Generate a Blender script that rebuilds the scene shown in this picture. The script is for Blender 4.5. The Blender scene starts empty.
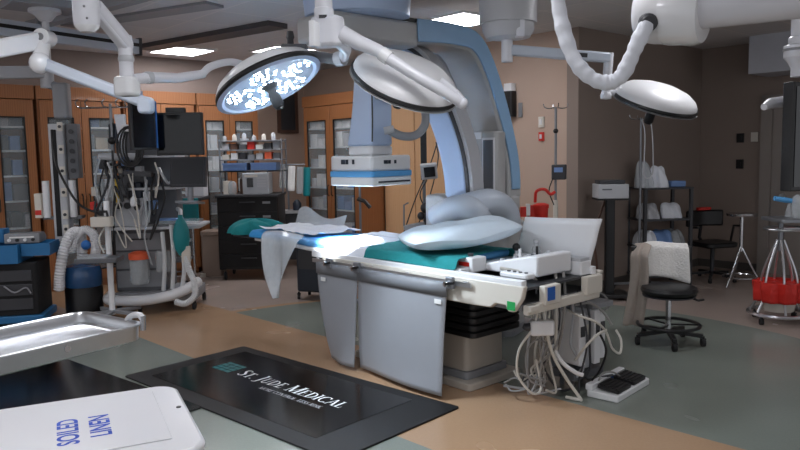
import bpy, math, random
from mathutils import Vector, Matrix
random.seed(7)
PI = math.pi
S = bpy.context.scene
COL = S.collection

# ------------------------------------------------------------------ camera
F, CAMH, PITCH, ROLL = 720.0, 1.6, math.atan(70/720), 0.018
FW = Vector((0, math.cos(PITCH), -math.sin(PITCH)))
_r0 = Vector((1, 0, 0)); _u0 = _r0.cross(FW)
RT = math.cos(ROLL)*_r0 - math.sin(ROLL)*_u0
UP = math.cos(ROLL)*_u0 + math.sin(ROLL)*_r0
cam = bpy.data.cameras.new('camera'); camo = bpy.data.objects.new('camera', cam); COL.objects.link(camo)
cam.sensor_width = 36; cam.lens = 36*F/800; cam.clip_start = 0.05
M3 = Matrix((RT, UP, -FW)).transposed()
camo.matrix_world = Matrix.Translation((0, 0, CAMH)) @ M3.to_4x4()
S.camera = camo

# ------------------------------------------------------------------ world, exposure
w = bpy.data.worlds.new('world'); S.world = w; w.use_nodes = True
w.node_tree.nodes['Background'].inputs[0].default_value = (0.92, 0.94, 1.0, 1)
w.node_tree.nodes['Background'].inputs[1].default_value = 0.42
S.view_settings.view_transform = 'Standard'; S.view_settings.look = 'None'
S.view_settings.gamma = 1; S.view_settings.use_curve_mapping = False
S.view_settings.exposure = 0.95
TROFFER = 10.0          # ceiling panel emission
LEDS = 40.0            # surgical LED emission
SPOT2, SPOT1 = 3500.0, 60.0

# ------------------------------------------------------------------ measuring helpers
CP = Vector((0, 0, CAMH))
def ray(x, y): return FW + RT*((x-400)/F) + UP*((225-y)/F)
def W(x, y, d):                       # point at depth d (metres away along +Y)
    r = ray(x, y); return CP + r*(d/r.y)
def G(x, y, z=0.0):                   # point at height z
    r = ray(x, y); return CP + r*((z-CAMH)/r.z)
def px2m(n, d): return n*d/F
RA = math.radians(42)                 # the room's walls stand at 42 degrees
CR, SR = math.cos(RA), math.sin(RA)
RM = Matrix.Rotation(RA, 4, 'Z')
def R(rx, ry, z=0.0): return Vector((rx*CR-ry*SR, rx*SR+ry*CR, z))
def frame(loc, deg=0.0): return Matrix.Translation(Vector(loc)) @ Matrix.Rotation(math.radians(deg), 4, 'Z')
def basis(o, z, x=None):              # matrix with local Z along z
    z = Vector(z).normalized()
    x = Vector(x) if x is not None else (Vector((1, 0, 0)) if abs(z.x) < .9 else Vector((0, 1, 0)))
    x = (x - z*x.dot(z)).normalized(); y = z.cross(x)
    m = Matrix((x, y, z)).transposed().to_4x4(); m.translation = Vector(o); return m

# ------------------------------------------------------------------ materials
def lin(h):
    h = h.lstrip('#'); c = [int(h[i:i+2], 16)/255 for i in (0, 2, 4)]
    return tuple(v/12.92 if v <= .04045 else ((v+.055)/1.055)**2.4 for v in c) + (1,)
MATS = {}
def mat(name, col, rough=.5, metal=0.0, var=.06, scale=8.0, bump=0.0, emit=None, es=0.0, coat=0.0):
    m = bpy.data.materials.new(name); m.use_nodes = True; nt = m.node_tree; n = nt.nodes; l = nt.links
    p = n['Principled BSDF']; p.inputs['Roughness'].default_value = rough; p.inputs['Metallic'].default_value = metal
    c = lin(col)
    tc = n.new('ShaderNodeTexCoord'); no = n.new('ShaderNodeTexNoise'); no.inputs['Scale'].default_value = scale
    no.inputs['Detail'].default_value = 4
    l.new(tc.outputs['Object'], no.inputs['Vector'])
    mx = n.new('ShaderNodeMix'); mx.data_type = 'RGBA'
    mx.inputs[6].default_value = tuple(v*(1-var) for v in c[:3])+(1,); mx.inputs[7].default_value = tuple(min(1, v*(1+var)) for v in c[:3])+(1,)
    l.new(no.outputs['Fac'], mx.inputs[0]); l.new(mx.outputs[2], p.inputs['Base Color'])
    if coat: p.inputs['Coat Weight'].default_value = coat
    if bump:
        b = n.new('ShaderNodeBump'); b.inputs['Strength'].default_value = bump; b.inputs['Distance'].default_value = .02
        l.new(no.outputs['Fac'], b.inputs['Height']); l.new(b.outputs[0], p.inputs['Normal'])
    if emit:
        p.inputs['Emission Color'].default_value = lin(emit); p.inputs['Emission Strength'].default_value = es
    MATS[name] = m; return m
def clear(name, col, alpha=.25, rough=.1):
    m = bpy.data.materials.new(name); m.use_nodes = True; nt = m.node_tree; n = nt.nodes; l = nt.links
    p = n['Principled BSDF']; p.inputs['Base Color'].default_value = lin(col); p.inputs['Roughness'].default_value = rough
    tr = n.new('ShaderNodeBsdfTransparent'); mx = n.new('ShaderNodeMixShader')
    no = n.new('ShaderNodeTexNoise'); no.inputs['Scale'].default_value = 9
    mr = n.new('ShaderNodeMapRange'); mr.inputs['To Min'].default_value = max(0, alpha-.06); mr.inputs['To Max'].default_value = min(1, alpha+.06)
    l.new(no.outputs['Fac'], mr.inputs['Value']); l.new(mr.outputs[0], mx.inputs[0])
    l.new(tr.outputs[0], mx.inputs[1]); l.new(p.outputs[0], mx.inputs[2]); l.new(mx.outputs[0], n['Material Output'].inputs['Surface'])
    MATS[name] = m; return m
mat('white', '#dfe0e2', .35, var=.02); mat('white_gloss', '#e6e8ea', .15, var=.015, coat=.3)
mat('arm_white', '#d6d8de', .3, var=.02); mat('offwhite', '#cfcac0', .45, var=.03)
mat('pale_grey', '#b4b6ba', .4, var=.03); mat('grey', '#85878b', .45, var=.04); mat('mid_grey', '#5e6064', .5, var=.05)
mat('dark_grey', '#35363a', .5); mat('black', '#121214', .4); mat('matt_black', '#161618', .8); mat('screen', '#08090b', .12)
mat('screen_grey', '#2b2d31', .3); mat('rubber', '#18181a', .75)
mat('chrome', '#c9cbce', .18, 1.0, var=.02); mat('steel', '#cfd2d6', .3, 1.0, var=.05, scale=20); mat('dull_steel', '#8d9095', .45, .8)
mat('arm_cool', '#bfc8d4', .35, var=.02); mat('carm_grey', '#b3b4b4', .4, var=.03); mat('carm_blue', '#8db2d4', .4, var=.03); mat('carm_pale', '#b6c9e6', .4, var=.03)
mat('teal_cloth', '#0f7d80', .85, bump=.25, scale=25); mat('teal_rubber', '#128086', .5); mat('blue_cloth', '#2f8bc8', .8, bump=.2, scale=25)
mat('white_cloth', '#dfe3ea', .85, bump=.25, scale=20); mat('towel', '#dcdad6', .95, bump=.5, scale=60); mat('gown', '#a79c92', .9, bump=.2, scale=30)
mat('pillow', '#cddbe6', .8, bump=.25, scale=14); mat('lead', '#96999f', .45, var=.04, bump=.08, scale=6); mat('lead_band', '#7c7f84', .5)
mat('tan_plastic', '#a08d80', .6); mat('navy', '#1d2735', .5); mat('royal', '#1f62a8', .4); mat('cyan', '#21699c', .5); mat('vac_blue', '#24507e', .25, coat=.4)
mat('red', '#c8281e', .5); mat('red_bag', '#c5241a', .5, bump=.6, scale=18); mat('orange', '#e0603a', .5); mat('green', '#1f9a50', .5); mat('label_blue', '#1c57a8', .5)
mat('bin_blue', '#6f8fc0', .5); mat('printer_grey', '#a9adb2', .5); mat('brown', '#5b4033', .6); mat('paper', '#e4e4e2', .8); mat('box_card', '#b9a78e', .8)
mat('pad_blue', '#5aa3dc', .5); mat('lid', '#eceef2', .2, var=.01, coat=.3); mat('ink', '#0a49c0', .5)
mat('hose', '#cfd2d4', .45); mat('cable_white', '#c9c6be', .5); mat('cable_grey', '#8b8a88', .5); mat('beige_metal', '#b3aca2', .5); mat('yellow', '#d5b43c', .5)
mat('mat_black', '#121214', .6, bump=.05, scale=90); mat('mat_gloss', '#0b0b0c', .16); mat('mat_teal', '#15686b', .4); mat('mat_white', '#dfe3e4', .5)
mat('diffuser', '#ffffff', .5, emit='#fbfaff', es=TROFFER); mat('led', '#ffffff', .3, emit='#d8ecff', es=LEDS); mat('lens', '#7fb2ea', .25, emit='#4f95ee', es=7.0)
mat('baseboard', '#4b4743', .5); mat('soffit', '#8f8079', .8); mat('soffit_grey', '#b9bcc4', .6); mat('door_paint', '#8d857f', .5); mat('track', '#4a4647', .5)
clear('glass', '#c8d4d8', .16, .03); clear('plastic_film', '#e2eaf0', .48, .2); clear('clear_plastic', '#cfd6da', .4, .15); clear('acrylic', '#c5d5dc', .3, .1)

def wood(name, a, b):
    m = mat(name, a, .42, coat=.15); nt = m.node_tree; n = nt.nodes; l = nt.links
    wv = n.new('ShaderNodeTexWave'); wv.wave_type = 'BANDS'; wv.bands_direction = 'X'
    wv.inputs['Scale'].default_value = 6; wv.inputs['Distortion'].default_value = 5; wv.inputs['Detail'].default_value = 3
    mp = n.new('ShaderNodeMapping'); mp.inputs['Scale'].default_value = (3, 3, .25); tc = n.new('ShaderNodeTexCoord')
    l.new(tc.outputs['Object'], mp.inputs[0]); l.new(mp.outputs[0], wv.inputs['Vector'])
    mx = n.new('ShaderNodeMix'); mx.data_type = 'RGBA'; mx.inputs[6].default_value = lin(a); mx.inputs[7].default_value = lin(b)
    l.new(wv.outputs['Fac'], mx.inputs[0]); l.new(mx.outputs[2], n['Principled BSDF'].inputs['Base Color'])
wood('wood', '#945f39', '#a36d45'); wood('lit_wall_wood', '#cfa57a', '#d8b088')  # the paler grain puts the far wall's bright light into colour

def wall_mat(name, col):
    m = mat(name, col, .85, var=.05, scale=1.3, bump=.04)
    return m
wall_mat('wall_beige', '#b7a090'); wall_mat('wall_unlit', '#8b7d74')  # darker second wall: the alcove's lack of light is put into its colour

# floor: sheet vinyl with an inlaid disc, a diagonal band and a rim stripe
def floor_mat():
    m = bpy.data.materials.new('floor_vinyl'); m.use_nodes = True; nt = m.node_tree; n = nt.nodes; l = nt.links
    p = n['Principled BSDF']; p.inputs['Roughness'].default_value = .32
    ge = n.new('ShaderNodeNewGeometry'); sx = n.new('ShaderNodeSeparateXYZ'); l.new(ge.outputs['Position'], sx.inputs[0])
    def mt(op, a, b=None):
        q = n.new('ShaderNodeMath'); q.operation = op
        for i, v in enumerate((a, b)):
            if v is None: continue
            if isinstance(v, (int, float)): q.inputs[i].default_value = v
            else: l.new(v, q.inputs[i])
        return q.outputs[0]
    X, Y = sx.outputs[0], sx.outputs[1]
    rx = mt('ADD', mt('MULTIPLY', X, CR), mt('MULTIPLY', Y, SR)); ry = mt('ADD', mt('MULTIPLY', X, -SR), mt('MULTIPLY', Y, CR))
    rb = mt('ADD', rx, mt('MULTIPLY', mt('SUBTRACT', ry, 4.5), .037))
    band = mt('MULTIPLY', mt('GREATER_THAN', rb, 2.58), mt('LESS_THAN', rb, 3.73))
    ex = mt('DIVIDE', mt('SUBTRACT', rx, 3.55), 3.12); ey = mt('DIVIDE', mt('SUBTRACT', ry, 3.35), 3.28)
    rr = mt('SQRT', mt('ADD', mt('MULTIPLY', ex, ex), mt('MULTIPLY', ey, ey)))
    disc = mt('LESS_THAN', rr, 1.0); stripe = mt('MULTIPLY', mt('LESS_THAN', rr, 1.03), mt('GREATER_THAN', ry, 5.0))
    no = n.new('ShaderNodeTexNoise'); no.inputs['Scale'].default_value = 60; no.inputs['Detail'].default_value = 3; l.new(ge.outputs['Position'], no.inputs['Vector'])
    no2 = n.new('ShaderNodeTexNoise'); no2.inputs['Scale'].default_value = 1.5; l.new(ge.outputs['Position'], no2.inputs['Vector'])
    def mix(f, a, b):
        q = n.new('ShaderNodeMix'); q.data_type = 'RGBA'
        for i, v in ((6, a), (7, b)):
            if isinstance(v, tuple): q.inputs[i].default_value = v
            else: l.new(v, q.inputs[i])
        l.new(f, q.inputs[0]); return q.outputs[2]
    tan, grn, tau = lin('#ac8d70'), lin('#7d847c'), lin('#a3948b')
    c = mix(stripe, tau, tan); c = mix(disc, c, grn); c = mix(band, c, tan)
    hs = n.new('ShaderNodeHueSaturation'); l.new(c, hs.inputs['Color'])
    l.new(mt('ADD', .84, mt('MULTIPLY', mt('ADD', mt('MULTIPLY', no.outputs['Fac'], .5), mt('MULTIPLY', no2.outputs['Fac'], .5)), .32)), hs.inputs['Value'])
    l.new(hs.outputs[0], p.inputs['Base Color'])
    l.new(mt('ADD', .14, mt('MULTIPLY', no2.outputs['Fac'], .2)), p.inputs['Roughness'])
    MATS['floor'] = m
floor_mat()
def ceiling_mat():
    m = mat('ceiling', '#d0cecd', .9, var=.08, scale=2.0); nt = m.node_tree; n = nt.nodes; l = nt.links
    tc = n.new('ShaderNodeTexCoord'); mp = n.new('ShaderNodeMapping'); mp.inputs['Rotation'].default_value = (0, 0, -RA)
    br = n.new('ShaderNodeTexBrick'); br.offset = 0; br.inputs['Scale'].default_value = 1
    br.inputs['Brick Width'].default_value = .61; br.inputs['Row Height'].default_value = .61; br.inputs['Mortar Size'].default_value = .012
    br.inputs['Color1'].default_value = lin('#cbc9c8'); br.inputs['Color2'].default_value = lin('#d3d1d0'); br.inputs['Mortar'].default_value = lin('#dad5d2')
    l.new(tc.outputs['Object'], mp.inputs[0]); l.new(mp.outputs[0], br.inputs['Vector'])
    l.new(br.outputs['Color'], n['Principled BSDF'].inputs['Base Color'])
ceiling_mat()

# ------------------------------------------------------------------ mesh builder (geometry is collected in world coordinates)
ORG = {}
def catmull(pts, k=6, closed=False):
    P = [Vector(p) for p in pts]; n = len(P); out = []
    segs = n if closed else n-1
    for i in range(segs):
        p1, p2 = P[i], P[(i+1) % n]
        p0 = P[i-1] if (i > 0 or closed) else p1*2-p2
        p3 = P[(i+2) % n] if (i+2 < n or closed) else p2*2-p1
        for j in range(k):
            t = j/k; t2 = t*t; t3 = t2*t
            out.append(.5*((2*p1)+(p2-p0)*t+(2*p0-5*p1+4*p2-p3)*t2+(3*p1-p0-3*p2+p3)*t3))
    if not closed: out.append(P[-1])
    return out
class MB:
    def __init__(s, M=None): s.v = []; s.f = []; s.M = M or Matrix()
    def add(s, vs, fs):
        o = len(s.v); s.v += [s.M @ Vector(v) for v in vs]; s.f += [tuple(i+o for i in f) for f in fs]; return s
    def box(s, x0, x1, y0, y1, z0, z1):
        return s.add([(x0,y0,z0),(x1,y0,z0),(x1,y1,z0),(x0,y1,z0),(x0,y0,z1),(x1,y0,z1),(x1,y1,z1),(x0,y1,z1)],
                     [(0,3,2,1),(4,5,6,7),(0,1,5,4),(1,2,6,5),(2,3,7,6),(3,0,4,7)])
    def prism(s, poly, z0, z1, m=None):
        n = len(poly); m = m or Matrix()
        vs = [m @ Vector((p[0], p[1], z0)) for p in poly]+[m @ Vector((p[0], p[1], z1)) for p in poly]
        fs = [tuple(range(n-1, -1, -1)), tuple(range(n, 2*n))]+[(i, (i+1) % n, (i+1) % n+n, i+n) for i in range(n)]
        return s.add(vs, fs)
    def rbox(s, x0, x1, y0, y1, z0, z1, r=.03, k=4, m=None):
        p = []
        for cx, cy, a in ((x1-r, y1-r, 0), (x0+r, y1-r, 90), (x0+r, y0+r, 180), (x1-r, y0+r, 270)):
            for i in range(k+1):
                t = math.radians(a+90*i/k); p.append((cx+r*math.cos(t), cy+r*math.sin(t)))
        return s.prism(p, z0, z1, m)
    def tube(s, pts, r, seg=8, closed=False, caps=True, up=None):
        P = [Vector(p) for p in pts]; n = len(P)
        rs = r if isinstance(r, (list, tuple)) else [r]*n
        vs = []; fs = []; prev = None
        for i in range(n):
            if closed: t = P[(i+1) % n]-P[i-1]
            else: t = P[min(i+1, n-1)]-P[max(i-1, 0)]
            if t.length < 1e-9: t = Vector((0, 0, 1))
            t.normalize()
            if prev is None:
                a = Vector((0, 0, 1)) if abs(t.z) < .9 else Vector((1, 0, 0))
                x = a.cross(t).normalized()
            else:
                x = prev-t*prev.dot(t)
                x = x.normalized() if x.length > 1e-6 else t.orthogonal().normalized()
            prev = x; y = t.cross(x)
            for j in range(seg):
                q = 2*PI*j/seg; vs.append(P[i]+(x*math.cos(q)+y*math.sin(q))*rs[i])
        m = n if closed else n-1
        for i in range(m):
            for j in range(seg):
                a = i*seg+j; b = i*seg+(j+1) % seg; c = ((i+1) % n)*seg+(j+1) % seg; d = ((i+1) % n)*seg+j
                fs.append((a, b, c, d))
        if caps and not closed: fs.append(tuple(range(seg-1, -1, -1))); fs.append(tuple(range((n-1)*seg, n*seg)))
        return s.add(vs, fs)
    def cyl(s, a, b, r, r2=None, seg=16):
        return s.tube([a, b], [r, r if r2 is None else r2], seg)
    def bar(s, a, b, w, h, up=(0, 0, 1)):            # rectangular bar
        a = Vector(a); b = Vector(b); t = (b-a).normalized(); u = Vector(up); u = u-t*u.dot(t)
        if u.length < 1e-4: u = t.orthogonal()
        u.normalize(); q = t.cross(u)
        vs = [p+q*(sx*w/2)+u*(sz*h/2) for p in (a, b) for sx, sz in ((-1,-1),(1,-1),(1,1),(-1,1))]
        return s.add(vs, [(0,1,2,3),(7,6,5,4),(0,4,5,1),(1,5,6,2),(2,6,7,3),(3,7,4,0)])
    def path_bar(s, pts, w, h, side):                # rectangular section swept in a plane; side = plane normal
        P = [Vector(p) for p in pts]; n = len(P); N = Vector(side).normalized(); vs = []; fs = []
        ws = w if isinstance(w, (list, tuple)) else [w]*n
        for i in range(n):
            t = (P[min(i+1, n-1)]-P[max(i-1, 0)]).normalized(); q = N.cross(t)
            vs += [P[i]+q*(-ws[i]/2)-N*(h/2), P[i]+q*(ws[i]/2)-N*(h/2), P[i]+q*(ws[i]/2)+N*(h/2), P[i]+q*(-ws[i]/2)+N*(h/2)]
        for i in range(n-1):
            for j in range(4):
                a = i*4+j; b = i*4+(j+1) % 4; fs.append((a, b, b+4, a+4))
        fs += [(3, 2, 1, 0), tuple(range((n-1)*4, n*4))]
        return s.add(vs, fs)
    def lathe(s, prof, m=None, seg=24, sx=1, sy=1):
        m = m or Matrix(); vs = []; fs = []; n = len(prof)
        for r, z in prof:
            for j in range(seg):
                q = 2*PI*j/seg; vs.append(m @ Vector((r*math.cos(q)*sx, r*math.sin(q)*sy, z)))
        for i in range(n-1):
            for j in range(seg):
                a = i*seg+j; b = i*seg+(j+1) % seg; fs.append((a, b, b+seg, a+seg))
        if prof[0][0] > 1e-6: fs.append(tuple(range(seg-1, -1, -1)))
        if prof[-1][0] > 1e-6: fs.append(tuple(range((n-1)*seg, n*seg)))
        return s.add(vs, fs)
    def ball(s, c, rx, ry=None, rz=None, seg=16, m=None):
        ry = ry or rx; rz = rz or rx; k = seg//2
        m = (m or Matrix()); m = Matrix.Translation(Vector(c)) @ m @ Matrix.Diagonal((rx, ry, rz, 1))
        return s.lathe([(max(1e-4, math.sin(PI*i/k)), -math.cos(PI*i/k)) for i in range(k+1)], m, seg)
    def grid(s, fn, nu, nv):
        vs = [fn(i/nu, j/nv) for j in range(nv+1) for i in range(nu+1)]
        fs = [(j*(nu+1)+i, j*(nu+1)+i+1, (j+1)*(nu+1)+i+1, (j+1)*(nu+1)+i) for j in range(nv) for i in range(nu)]
        return s.add(vs, fs)
    def build(s, name, material, parent=None, bevel=0.0, solid=0.0, sub=0, smooth=True):
        o0 = ORG.get(parent.name, Vector()) if parent else Vector()
        me = bpy.data.meshes.new(name)
        if parent is None:
            xs = [v.x for v in s.v]; ys = [v.y for v in s.v]; zs = [v.z for v in s.v]
            o0 = Vector(((min(xs)+max(xs))/2, (min(ys)+max(ys))/2, min(zs)))
        me.from_pydata([v-o0 for v in s.v], [], s.f); me.update()
        import bmesh
        bm = bmesh.new(); bm.from_mesh(me); bmesh.ops.remove_doubles(bm, verts=bm.verts, dist=1e-6); bmesh.ops.recalc_face_normals(bm, faces=bm.faces); bm.to_mesh(me); bm.free()
        me.materials.append(MATS[material] if isinstance(material, str) else material)
        if smooth:
            for p in me.polygons: p.use_smooth = True
            me.set_sharp_from_angle(angle=math.radians(38))
        o = bpy.data.objects.new(name, me); COL.objects.link(o)
        if parent: o.parent = parent
        else: o.location = o0
        ORG[o.name] = o0
        if solid:
            q = o.modifiers.new('solid', 'SOLIDIFY'); q.thickness = solid; q.offset = 0
        if bevel:
            q = o.modifiers.new('bevel', 'BEVEL'); q.width = bevel; q.segments = 2; q.limit_method = 'ANGLE'; q.angle_limit = math.radians(40)
        if sub:
            q = o.modifiers.new('sub', 'SUBSURF'); q.levels = sub; q.render_levels = sub
        return o
def tag(o, label=None, cat=None, group=None, kind=None):
    if label: o['label'] = label
    if cat: o['category'] = cat
    if group: o['group'] = group
    if kind: o['kind'] = kind
    return o
def thing(name, label, cat, loc, group=None):
    o = bpy.data.objects.new(name, None); COL.objects.link(o); o.location = Vector(loc); o.empty_display_size = .1
    ORG[o.name] = Vector(loc); return tag(o, label, cat, group)
def lab(o, label): o['label'] = label; return o
def struct(o): o['kind'] = 'structure'; return o
def dup(root, loc, label=None):
    def cp(o, par):
        c = o.copy(); COL.objects.link(c); ORG[c.name] = ORG.get(o.name, Vector())
        if par: c.parent = par
        for ch in list(o.children): cp(ch, c)
        return c
    r = cp(root, None); r.location = Vector(loc)
    if label: r['label'] = label
    return r
def caster(parent, p, r=.035, name='caster'):
    p = Vector(p)
    mb = MB(); mb.cyl(p+Vector((-.014, 0, r)), p+Vector((.014, 0, r)), r, seg=14)
    mb.cyl(p+Vector((0, 0, r)), p+Vector((0, 0, 2*r+.02)), .012, seg=8)
    mb.box(p.x-.02, p.x+.02, p.y-.012, p.y+.012, p.z+1.7*r, p.z+2.1*r)
    return mb.build(name, 'rubber', parent)
def spot(name, loc, target, power, size, col, parent=None, rad=.1, blend=.5):
    L = bpy.data.lights.new(name, 'SPOT'); L.energy = power; L.spot_size = size; L.spot_blend = blend; L.color = col; L.shadow_soft_size = rad
    o = bpy.data.objects.new(name, L); COL.objects.link(o)
    o.rotation_euler = (Vector(target)-Vector(loc)).to_track_quat('-Z', 'Y').to_euler()
    if parent: o.parent = parent; o.location = Vector(loc)-ORG[parent.name]
    else: o.location = Vector(loc)
    return o
HC = 2.95
# ================================================================== THE ROOM
struct(MB().box(-9, 10, -2.5, 15, -.12, 0).build('floor', 'floor'))
struct(MB().box(-9, 10, -2.5, 15, HC, HC+.12).build('ceiling', 'ceiling'))
struct(MB(RM).box(-4, 7.0, 9.84, 9.96, 0, HC).build('wall_back', 'wall_beige'))
struct(MB(RM).box(6.8, 6.95, 4.75, 9.84, 0, HC).build('wall_far', 'wall_beige'))
struct(MB(RM).box(6.8, 9.8, 4.6, 4.75, 0, HC).build('wall_alcove', 'wall_unlit'))
struct(MB(RM).box(9.7, 9.85, -3, 4.6, 0, HC).build('wall_right', 'wall_unlit'))
struct(MB(RM).box(-1.5, 5.66, 9.36, 9.84, 2.5, HC).build('trim_1', 'soffit'))
struct(MB(RM).box(6.78, 6.8, 4.6, 6.48, 0, .1).build('baseboard_far', 'baseboard'))
struct(MB(RM).box(6.8, 9.7, 4.58, 4.6, 0, .1).build('baseboard_alcove', 'baseboard'))
struct(MB(RM).box(9.68, 9.7, 3.78, 4.6, 0, .1).build('baseboard_right', 'baseboard'))
# door in the right wall, its pale frame just shows beside the hanging monitor
dr = struct(MB(RM).box(9.66, 9.7, 2.55, 3.65, 0, 2.15).build('door_1', 'door_paint', bevel=.005))
fr = MB(RM); fr.box(9.62, 9.7, 3.65, 3.78, 0, 2.27); fr.box(9.62, 9.7, 2.43, 2.55, 0, 2.27); fr.box(9.62, 9.7, 2.43, 3.78, 2.15, 2.27)
fr.build('door_frame', 'door_paint', dr)
MB(RM).cyl((9.6, 3.5, 1.0), (9.66, 3.5, 1.0), .03).build('door_handle', 'steel', dr)
p0 = W(750, 50, 9.0)
struct(MB(RM).box(9.1, 9.7, 1.2, 3.74, 2.5, HC).build('trim_2', 'soffit_grey'))

# ceiling lights
def troffer(px, py, label):
    c = G(px, py, HC-.01); M = frame((c.x, c.y, 0), 42)
    t = thing('ceiling_light', label, 'ceiling light', (c.x, c.y, HC), 'square ceiling light panels')
    f = MB(M)
    for a in ((-.32, .32, -.32, -.29), (-.32, .32, .29, .32), (-.32, -.29, -.29, .29), (.29, .32, -.29, .29)): f.box(*a, HC-.02, HC)
    f.build('frame', 'white', t); MB(M).box(-.29, .29, -.29, .29, HC-.012, HC-.004).build('diffuser', 'diffuser', t)
troffer(182, 51, 'square lit ceiling light nearest the wooden wall cabinets on the left')
troffer(284, 50.5, 'square lit ceiling light showing just above the glowing surgical lamp')
troffer(462, 20, 'square lit ceiling light behind the top of the big blue C-arm')
def troffer_at(x, y, label):
    global G
    g0 = G; G = lambda *a: Vector((x, y, 0)); troffer(0, 0, label); G = g0
for x, y in ((-2.3, 4.9), (.2, 3.0), (2.5, 5.5), (-1.4, 1.6), (-4.6, 5.7)):  # unseen panels added for overhead light on the tray, booms and sides
    troffer_at(x, y, 'added square ceiling light over the near half of the room, unseen above the view')
# dark recessed track and vent strips in the ceiling
a, b = G(145, 46, HC), G(278, 22, HC)
mb = MB(); mb.bar(a-Vector((0, 0, .025)), b-Vector((0, 0, .025)), .26, .05); tag(mb.build('ceiling_track', 'track'), 'long dark track fixed flat to the ceiling beside the square light', 'ceiling track')
a, b = G(70, 25, HC), G(215, 3, HC)
mb = MB(); mb.bar(a-Vector((0, 0, .012)), b-Vector((0, 0, .012)), .22, .024); tag(mb.build('ceiling_vent', 'grey'), 'flat grey strip vent in the ceiling above the left booms', 'vent')
mb = MB(); mb.bar(G(30, 22, HC)-Vector((0,0,.04)), G(150, -12, HC)-Vector((0,0,.04)), .1, .08); tag(mb.build('ceiling_channel', 'grey'), 'grey ceiling channel above the left boom flange', 'ceiling track')
# overhead rail
a, b = W(-25, 24, 6.5), W(137, 47, 7.75)
t = thing('overhead_rail', 'pale grey overhead rail with a dark slot under the ceiling at left', 'rail', (a+b)/2)
d = (b-a).normalized()
MB().bar(a, b, .08, .15).build('beam', 'arm_cool', t)
s_ = d.cross(Vector((0, 0, 1)))*.041
MB().bar(a+s_+Vector((0,0,.015)), b+s_+Vector((0,0,.015)), .004, .035).build('slot', 'black', t)
MB().bar(b, b+d*.03, .1, .18).build('end_cap', 'dark_grey', t)
for k in (.35, .9):
    p = a.lerp(b, k); MB().cyl(p+Vector((0,0,.07)), (p.x, p.y, HC), .02).build('hanger', 'grey', t)

# ================================================================== WOODEN CABINETS
def glass_door(M, parent, x0, x1, z0, z1, y, handle_side):      # front faces local -y
    f = MB(M); fw = .085
    f.box(x0, x0+fw, y-.025, y, z0, z1); f.box(x1-fw, x1, y-.025, y, z0, z1)
    f.box(x0+fw, x1-fw, y-.025, y, z0, z0+.12); f.box(x0+fw, x1-fw, y-.025, y, z1-.2, z1)
    d = f.build('door', 'wood', parent, bevel=.003)
    MB(M).box(x0+fw, x1-fw, y-.014, y-.010, z0+.12, z1-.2).build('glass_pane', 'glass', d)
    g = MB(M); q = .014
    for (ax, bx, az, bz) in ((x0+fw, x0+fw+q, z0+.12, z1-.2), (x1-fw-q, x1-fw, z0+.12, z1-.2), (x0+fw, x1-fw, z0+.12, z0+.12+q), (x0+fw, x1-fw, z1-.2-q, z1-.2)):
        g.box(ax, bx, y-.03, y-.008, az, bz)
    g.build('gasket', 'black', d)
    hx = x1-.04 if handle_side > 0 else x0+.04
    MB(M).tube([(hx, y-.025, 1.02), (hx, y-.055, 1.04), (hx, y-.055, 1.16), (hx, y-.025, 1.18)], .008).build('handle', 'black', d)
    return d
def carcass(M, parent, x0, x1, y0, y1, z1, shelves):
    c = MB(M); t = .025
    c.box(x0, x0+t, y0, y1, .08, z1); c.box(x1-t, x1, y0, y1, .08, z1); c.box(x0, x1, y1-t, y1, .08, z1)
    c.box(x0, x1, y0, y1, z1-t, z1); c.box(x0, x1, y0, y1, .08, .08+t); c.box(x0+.02, x1-.02, y0+.04, y1, 0, .08)
    c.build('carcass', 'wood', parent)
    MB(M).box(x0-.01, x1+.01, y0-.03, y1, z1-.16, z1).build('cornice', 'wood', parent, bevel=.004)
    for z in shelves: MB(M).box(x0+t, x1-t, y0+.03, y1-t, z, z+.02).build('shelf', 'white', parent)
SHELF = (.45, .8, 1.12, 1.42, 1.72, 2.0)
rnd = random.Random(3)
ORD = {.45: 'lowest', .8: 'second', 1.12: 'third', 1.42: 'fourth', 1.72: 'fifth', 2.0: 'top'}
def stock(M, x0, x1, y0, y1, where, group, mats, shelves=SHELF):
    for z in shelves:
        x = x0+.01
        k = 0
        while x < x1-.12 and k < 3:
            wd = rnd.uniform(.1, .19); wd = min(wd, x1-x-.01); h = rnd.uniform(.12, .22); m = rnd.choice(mats)
            mb = MB(M); mb.rbox(x, x+wd, y0+.05, y1-.06, z+.0205, z+.02+h, .008, 2)
            o = mb.build('supply_box', m, None, bevel=.004)
            pos = ('left', 'middle', 'right')[k]
            tag(o, f'{pos} supply box on the {ORD[z]} shelf {where}', 'box', group); x += wd+.015; k += 1
# row along the back wall: local x = room rx, local y = room ry
names = ['first wooden wall cabinet with glass doors at the far left edge', 'second wooden glass-door cabinet, behind the blue cart',
         'third wooden glass-door cabinet, behind the anaesthesia machine', 'fourth wooden glass-door cabinet, behind the two dark monitors']
units = ((1.62, 2.58), (2.62, 3.62), (3.66, 4.64), (4.68, 5.64))
for (x0, x1), nm in zip(units, names):
    c = R((x0+x1)/2, 9.6); t = thing('wall_cabinet', nm, 'cabinet', c, 'wooden cabinets along the back wall')
    carcass(RM, t, x0, x1, 9.36, 9.82, 2.5, SHELF)
    xm = (x0+x1)/2
    glass_door(RM, t, x0+.02, xm-.004, .1, 2.33, 9.36, 1); glass_door(RM, t, xm+.004, x1-.02, .1, 2.33, 9.36, -1)
MX = ['pale_grey', 'grey', 'mid_grey', 'box_card', 'dark_grey', 'bin_blue']  # greyer stock: dimness of the left side put into the box colours
stock(RM, 1.66, 2.08, 9.38, 9.8, 'behind left door of the far left cabinet', 'boxes in the back wall cabinets', MX)
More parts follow.
